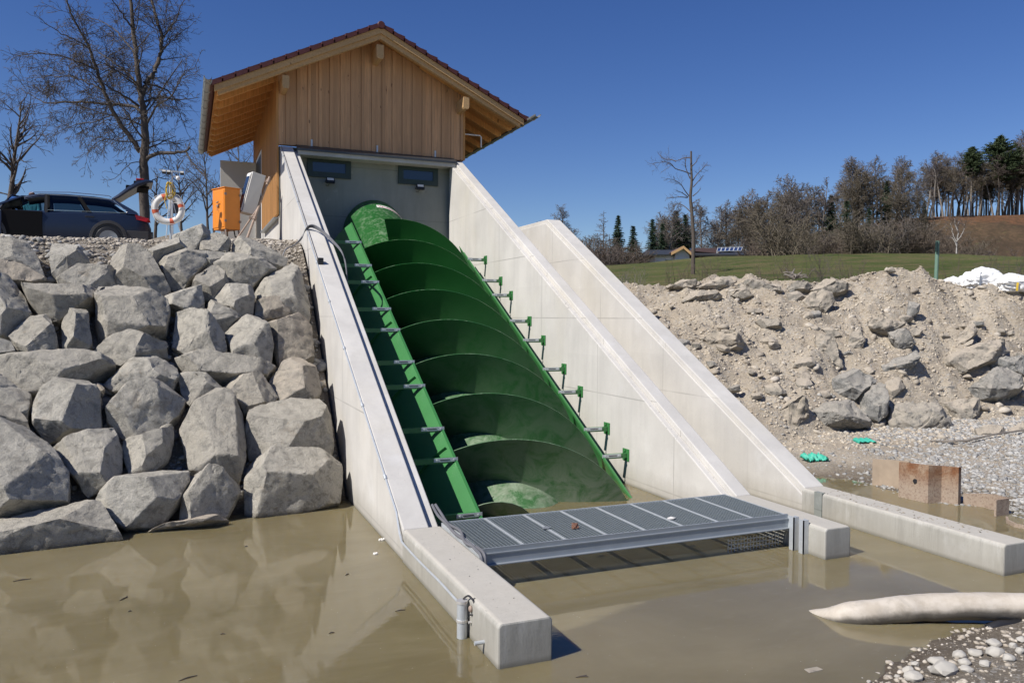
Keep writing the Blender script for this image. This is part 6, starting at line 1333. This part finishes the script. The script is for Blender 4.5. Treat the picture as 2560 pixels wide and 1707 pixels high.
# white birch in front of the brown slope
r=np.random.default_rng(9); tt,tc=TB(),TB(); 
for px_ in ([(1612,1165),(1610,1090),(1618,1040),(1625,960),(1620,900),(1640,860)],[(1615,1060),(1580,1000),(1565,930),(1555,870)],[(1620,1045),(1660,990),(1690,920),(1680,880)],[(1622,960),(1600,900),(1590,850)],[(1612,1100),(1580,1030),(1545,1015)]):
    P=np.array([ray(1960+u/3.733,320+v/3.733,d=68+i*.15) for i,(u,v) in enumerate(px_)]); 
    if px_[0]==(1612,1165): ob=P[0].copy()
    P=spline(P-ob,14)+r.normal(0,.02,(14,3)); tt.tube(P,np.linspace(.065 if len(px_)==6 else .038,.015,14),6); sprout(tc,r,P[5:],.03,2.5,1,dict(prmF,n=[0,9,5,3],ref=[1,2,1,.5],ratio=[.5,.45,.5,.4],rmin=.012),3)
rb=place_tree('birch_tree','small white-trunked birch in front of the brown hillside','tree',tuple(ob-np.array([0,0,.05])),tt,tc,M['birch'],M['twigr'])
# --- scrub along the foot of the hill: many-stemmed bushes
BU=[]
for k in range(5):
    r=np.random.default_rng(90+k); tb=TB()
    for i in range(34):
        a=r.random()*6.28; d=np.array([math.cos(a)*r.uniform(.1,.7),math.sin(a)*r.uniform(.1,.7),1.]); L=3.2*(.6+.5*r.random()); P,_=path(r,r.normal(0,.35,3)*[1,1,0],d,L,5,.1,.02); tb.tube(P,np.linspace(.03,.012,6),3); sprout(tb,r,P,.02,L,1,dict(prmF,n=[0,9,5],ref=[1,2,1],ratio=[.5,.4,.45],rmin=.013),3)
    BU.append(tb.mesh('bush',(M['scrub'],M['olive'],M['scrub'],M['twigr'],M['fartwig'])[k]))
def bush(u,d,h,k,label,group,dz=0,w=1.):
    p=ray(u,700,d=d); z=float(H(p[0],p[1])); o=bpy.data.objects.new('bush',BU[k]); C.objects.link(o); o.location=(p[0],p[1],z-.1+dz); s_=h/3.6; o.scale=(s_*w,s_*w,s_); o.rotation_euler=(0,0,rnd.random()*6.28); return tag(o,label,'bush',group)
for i in range(74):
    u=1440+ (2330-1440)*(i+rnd.random())/74; bush(u,rnd.uniform(70,82) if not 1590<u<1880 else rnd.uniform(90,98),rnd.uniform(2.6,4.4)*(1 if u<2050 else 1.15),(0,2,3,0,1)[i%5] if u<1950 else (0,1,0,2,4)[i%5],'leafless brown bush of the dense scrub behind the meadow','scrub bushes behind the meadow',w=1.5)
for i in range(40):
    u=1900+(2480-1900)*(i+rnd.random())/40; bush(u,rnd.uniform(86,106),rnd.uniform(3.2,5.0),(0,1,2,3,0)[i%5],'leafless bush on the brown slope of the hill','bushes on the slope of the hill',w=1.5)
for u,d,h,k,lb in ((2160,64,4.2,1,'big olive bush with dark stems in front of the middle clump'),(2292,64,3.6,0,'rounded reddish-brown bush left of the birch'),(2235,65,4.0,4,'twiggy grey bush with a pale stem between the olive and the reddish bush'),(1963,64,4.8,1,'tall olive-green bush with twisted dark stems at the left foot of the hill')):
    bush(u,d,h,k,lb,None,w=1.5)
# thin bushes in front, just behind the rubble crest
for i,(u,d,h,lb) in enumerate(((1580,30,1.25,'sparse shrub of upright pale stems beside the outer wall'),(1560,31,1.1,'thin stems at the outer wall, left of the pale-stemmed shrub'),(1690,34,1.4,'leafless shrub just left of the lone broken-topped tree'),(1765,35,1.3,'leafless shrub just right of the lone broken-topped tree'),(2055,29,2.2,'tall thin reddish shrub behind the pale crest boulders'),(1900,33,1.2,'sparse shrub between the lone tree and the reddish shrub'),(2480,30,1.7,'shrub behind the white bags'),(2385,31,1.9,'thin dark sapling between green post and white bags'),(2540,31,1.6,'shrub at the right edge behind the white bags'),(2130,34,1.1,'small sparse shrub left of the soil heap'),(1960,36,1.2,'low sparse shrub in the middle of the meadow edge'))):
    r=np.random.default_rng(200+i); tb=TB(); pale=i in (0,1)
    for j in range(15 if not i in (7,) else 3):
        a=r.random()*6.28; d_=np.array([math.cos(a)*.25,math.sin(a)*.25,1.]); L=h*(.6+.5*r.random()); P,_=path(r,r.normal(0,.28,3)*[1,1,0],d_,L,6,.09,.02); tb.tube(P,np.linspace(.012,.004,7),3); sprout(tb,r,P,.006,L,1,dict(PR,n=[0,8,4],ref=[1,1,.5],ratio=[.5,.35,.45],rmin=.004,lift=[0,.2,.1]),2 if pale else 3)
    p=ray(u,700,d=d); z=float(H(p[0],p[1])); me=tb.mesh('shrub',M['barkl'] if pale else (M['twigr'] if i in (4,8,6) else M['scrub'])); o=bpy.data.objects.new('shrub',me); C.objects.link(o); o.location=(p[0],p[1],z-.05); tag(o,lb,'shrub')
# roots and dead wood on the crest
for i,(u,v,lb) in enumerate(((1985,690,'gnarled root stump lying on the crest left of the soil heap'),(2020,696,'dead branch lying on the crest beside the root stump'),(1785,700,'bent stick standing up from the crest between the white boulders'))):
    c0=ray(u,v,d=21.3); r=np.random.default_rng(i+5); tb=TB()
    for j in range((7,3,2)[i]):
        d_=r.normal(0,1,3); d_[2]=abs(d_[2])*(.7,.2,1.5)[i]; P,_=path(r,c0+r.normal(0,.04,3),d_,(.35,.7,.3)[i],5,.3,0); tb.tube(P,np.linspace((.05,.02,.014)[i],.008,6),5)
    A=np.concatenate(tb.V); tb.V=[A-c0]; me=tb.mesh('dead_wood',M['barkl']); o=bpy.data.objects.new('dead_wood',me); C.objects.link(o); o.location=c0; tag(o,lb,'dead wood')
# ------------------------------------------------------------------ farmhouse beyond the meadow and solar rack
q6=lambda u,v,d: Vector(ray(1400+u/3.92,340+v/3.92,d=d))
fh=thing('farmhouse','low white house with grey roof and gabled porch half hidden behind the meadow','house',tuple(q6(1060,1260,76)))
ex=Vector((math.cos(YAW),-math.sin(YAW),0)); ey=Vector((math.sin(YAW),math.cos(YAW),0))
A0=q6(840,1162,76);B0=q6(1125,1150,76);B0.z=A0.z; dn=Vector((0,0,-3))
b=MB(); w0=A0+ex*.9; b.prism([w0,B0,B0+dn,w0+dn],ey*9); b.obj('wall',M['renderw'],fh)
tp=q6(880,1107,79.5).z; b=MB(); R0=A0+ex*.9+ey*4.5; R0.z=tp; R1=A0+ex*15.0+ey*4.5; R1.z=tp; E1=A0+ex*15; b.add([A0-ey*.5,E1-ey*.5,R1,R0,A0+ey*9.5,E1+ey*9.5],[(0,1,2,3),(3,2,5,4),(0,3,4)]); o=b.obj('roof',M['slate'],fh,fix=False); o.modifiers.new('t','SOLIDIFY').thickness=.15
ga=q6(1082,1143,75.2); gc=q6(1200,1080,75.2); gb=q6(1300,1125,75.2); gb.z=ga.z-.2
b=MB(); b.prism([ga+ex*.5,gc-Vector((0,0,.25)),gb-ex*.3,gb+dn-ex*.3,ga+dn+ex*.5],ey*6); b.obj('gable_wall',M['renderw'],fh)
b=MB(); b.prism([ga-ey*.5,gc-ey*.5,gc-ey*.5-Vector((0,0,.28)),ga-ey*.5-Vector((0,0,.28))],ey*.15); b.prism([gc-ey*.5,gb-ey*.5,gb-ey*.5-Vector((0,0,.28)),gc-ey*.5-Vector((0,0,.28))],ey*.15); b.obj('barge_boards',M['beamwood'],fh)
b=MB(); b.add([ga-ey*.4,gc-ey*.4,gc+ey*6,ga+ey*6,gb-ey*.4,gb+ey*6],[(0,1,2,3),(1,4,5,2)]); o=b.obj('porch_roof',M['brownroof'],fh,fix=False); o.modifiers.new('t','SOLIDIFY').thickness=.1
for k in range(3):
    sl=(R0-A0+ey*.5-ex*.9); b=MB(); s0=A0+ex*(5.2+k*1.35)+sl*.35+Vector((0,0,.22)); b.prism([s0,s0+ex*1.25,s0+ex*1.25+sl*.5,s0+sl*.5],Vector((0,0,.06))); b.obj('solar_panel',M['solar'],fh)
b=MB(); w1=w0+ex*1.0-ey*.02+Vector((0,0,-.9)); b.prism([w1,w1+ex*2.0,w1+ex*2+Vector((0,0,.4)),w1+Vector((0,0,.4))],ey*.05); b.obj('window',M['glass'],fh)
g0=q6(1330,1090,78); b=MB(); b.prism([q6(1325,1130,77),q6(1330,1098,77),q6(1560,1098,77),q6(1560,1150,77)],ey*5); 
barn=b.obj('shed',M['brownroof']); tag(barn,'long low brown-roofed shed between the farmhouse and the solar rack','shed')
sr=thing('solar_rack','row of six tilted solar panels in white frames on the meadow crest','solar rack',tuple(q6(1650,1140,72)))
for k in range(6):
    a=q6(1535+41*k,1132-1.5*k,72); c=q6(1548+41*k,1095-1*k,72.7); wv=q6(1535+41*k+35,1131-1.5*k,72)-a; b=MB(); b.prism([a,a+wv,c+wv,c],ey*.05); f=b.obj('panel',M['solar'],sr)
    b=MB(); 
    for p_,q_ in ((a,a+wv),(a+wv,c+wv),(c+wv,c),(c,a)): b.bar(p_-ey*.04,q_-ey*.04,.05,.05)
    b.obj('panel_frame',M['galv'],f)
b=MB(); b.bar(q6(1540,1150,72.8),q6(1550,1098,72.8),.1,.1); b.obj('support',M['galv'],sr)
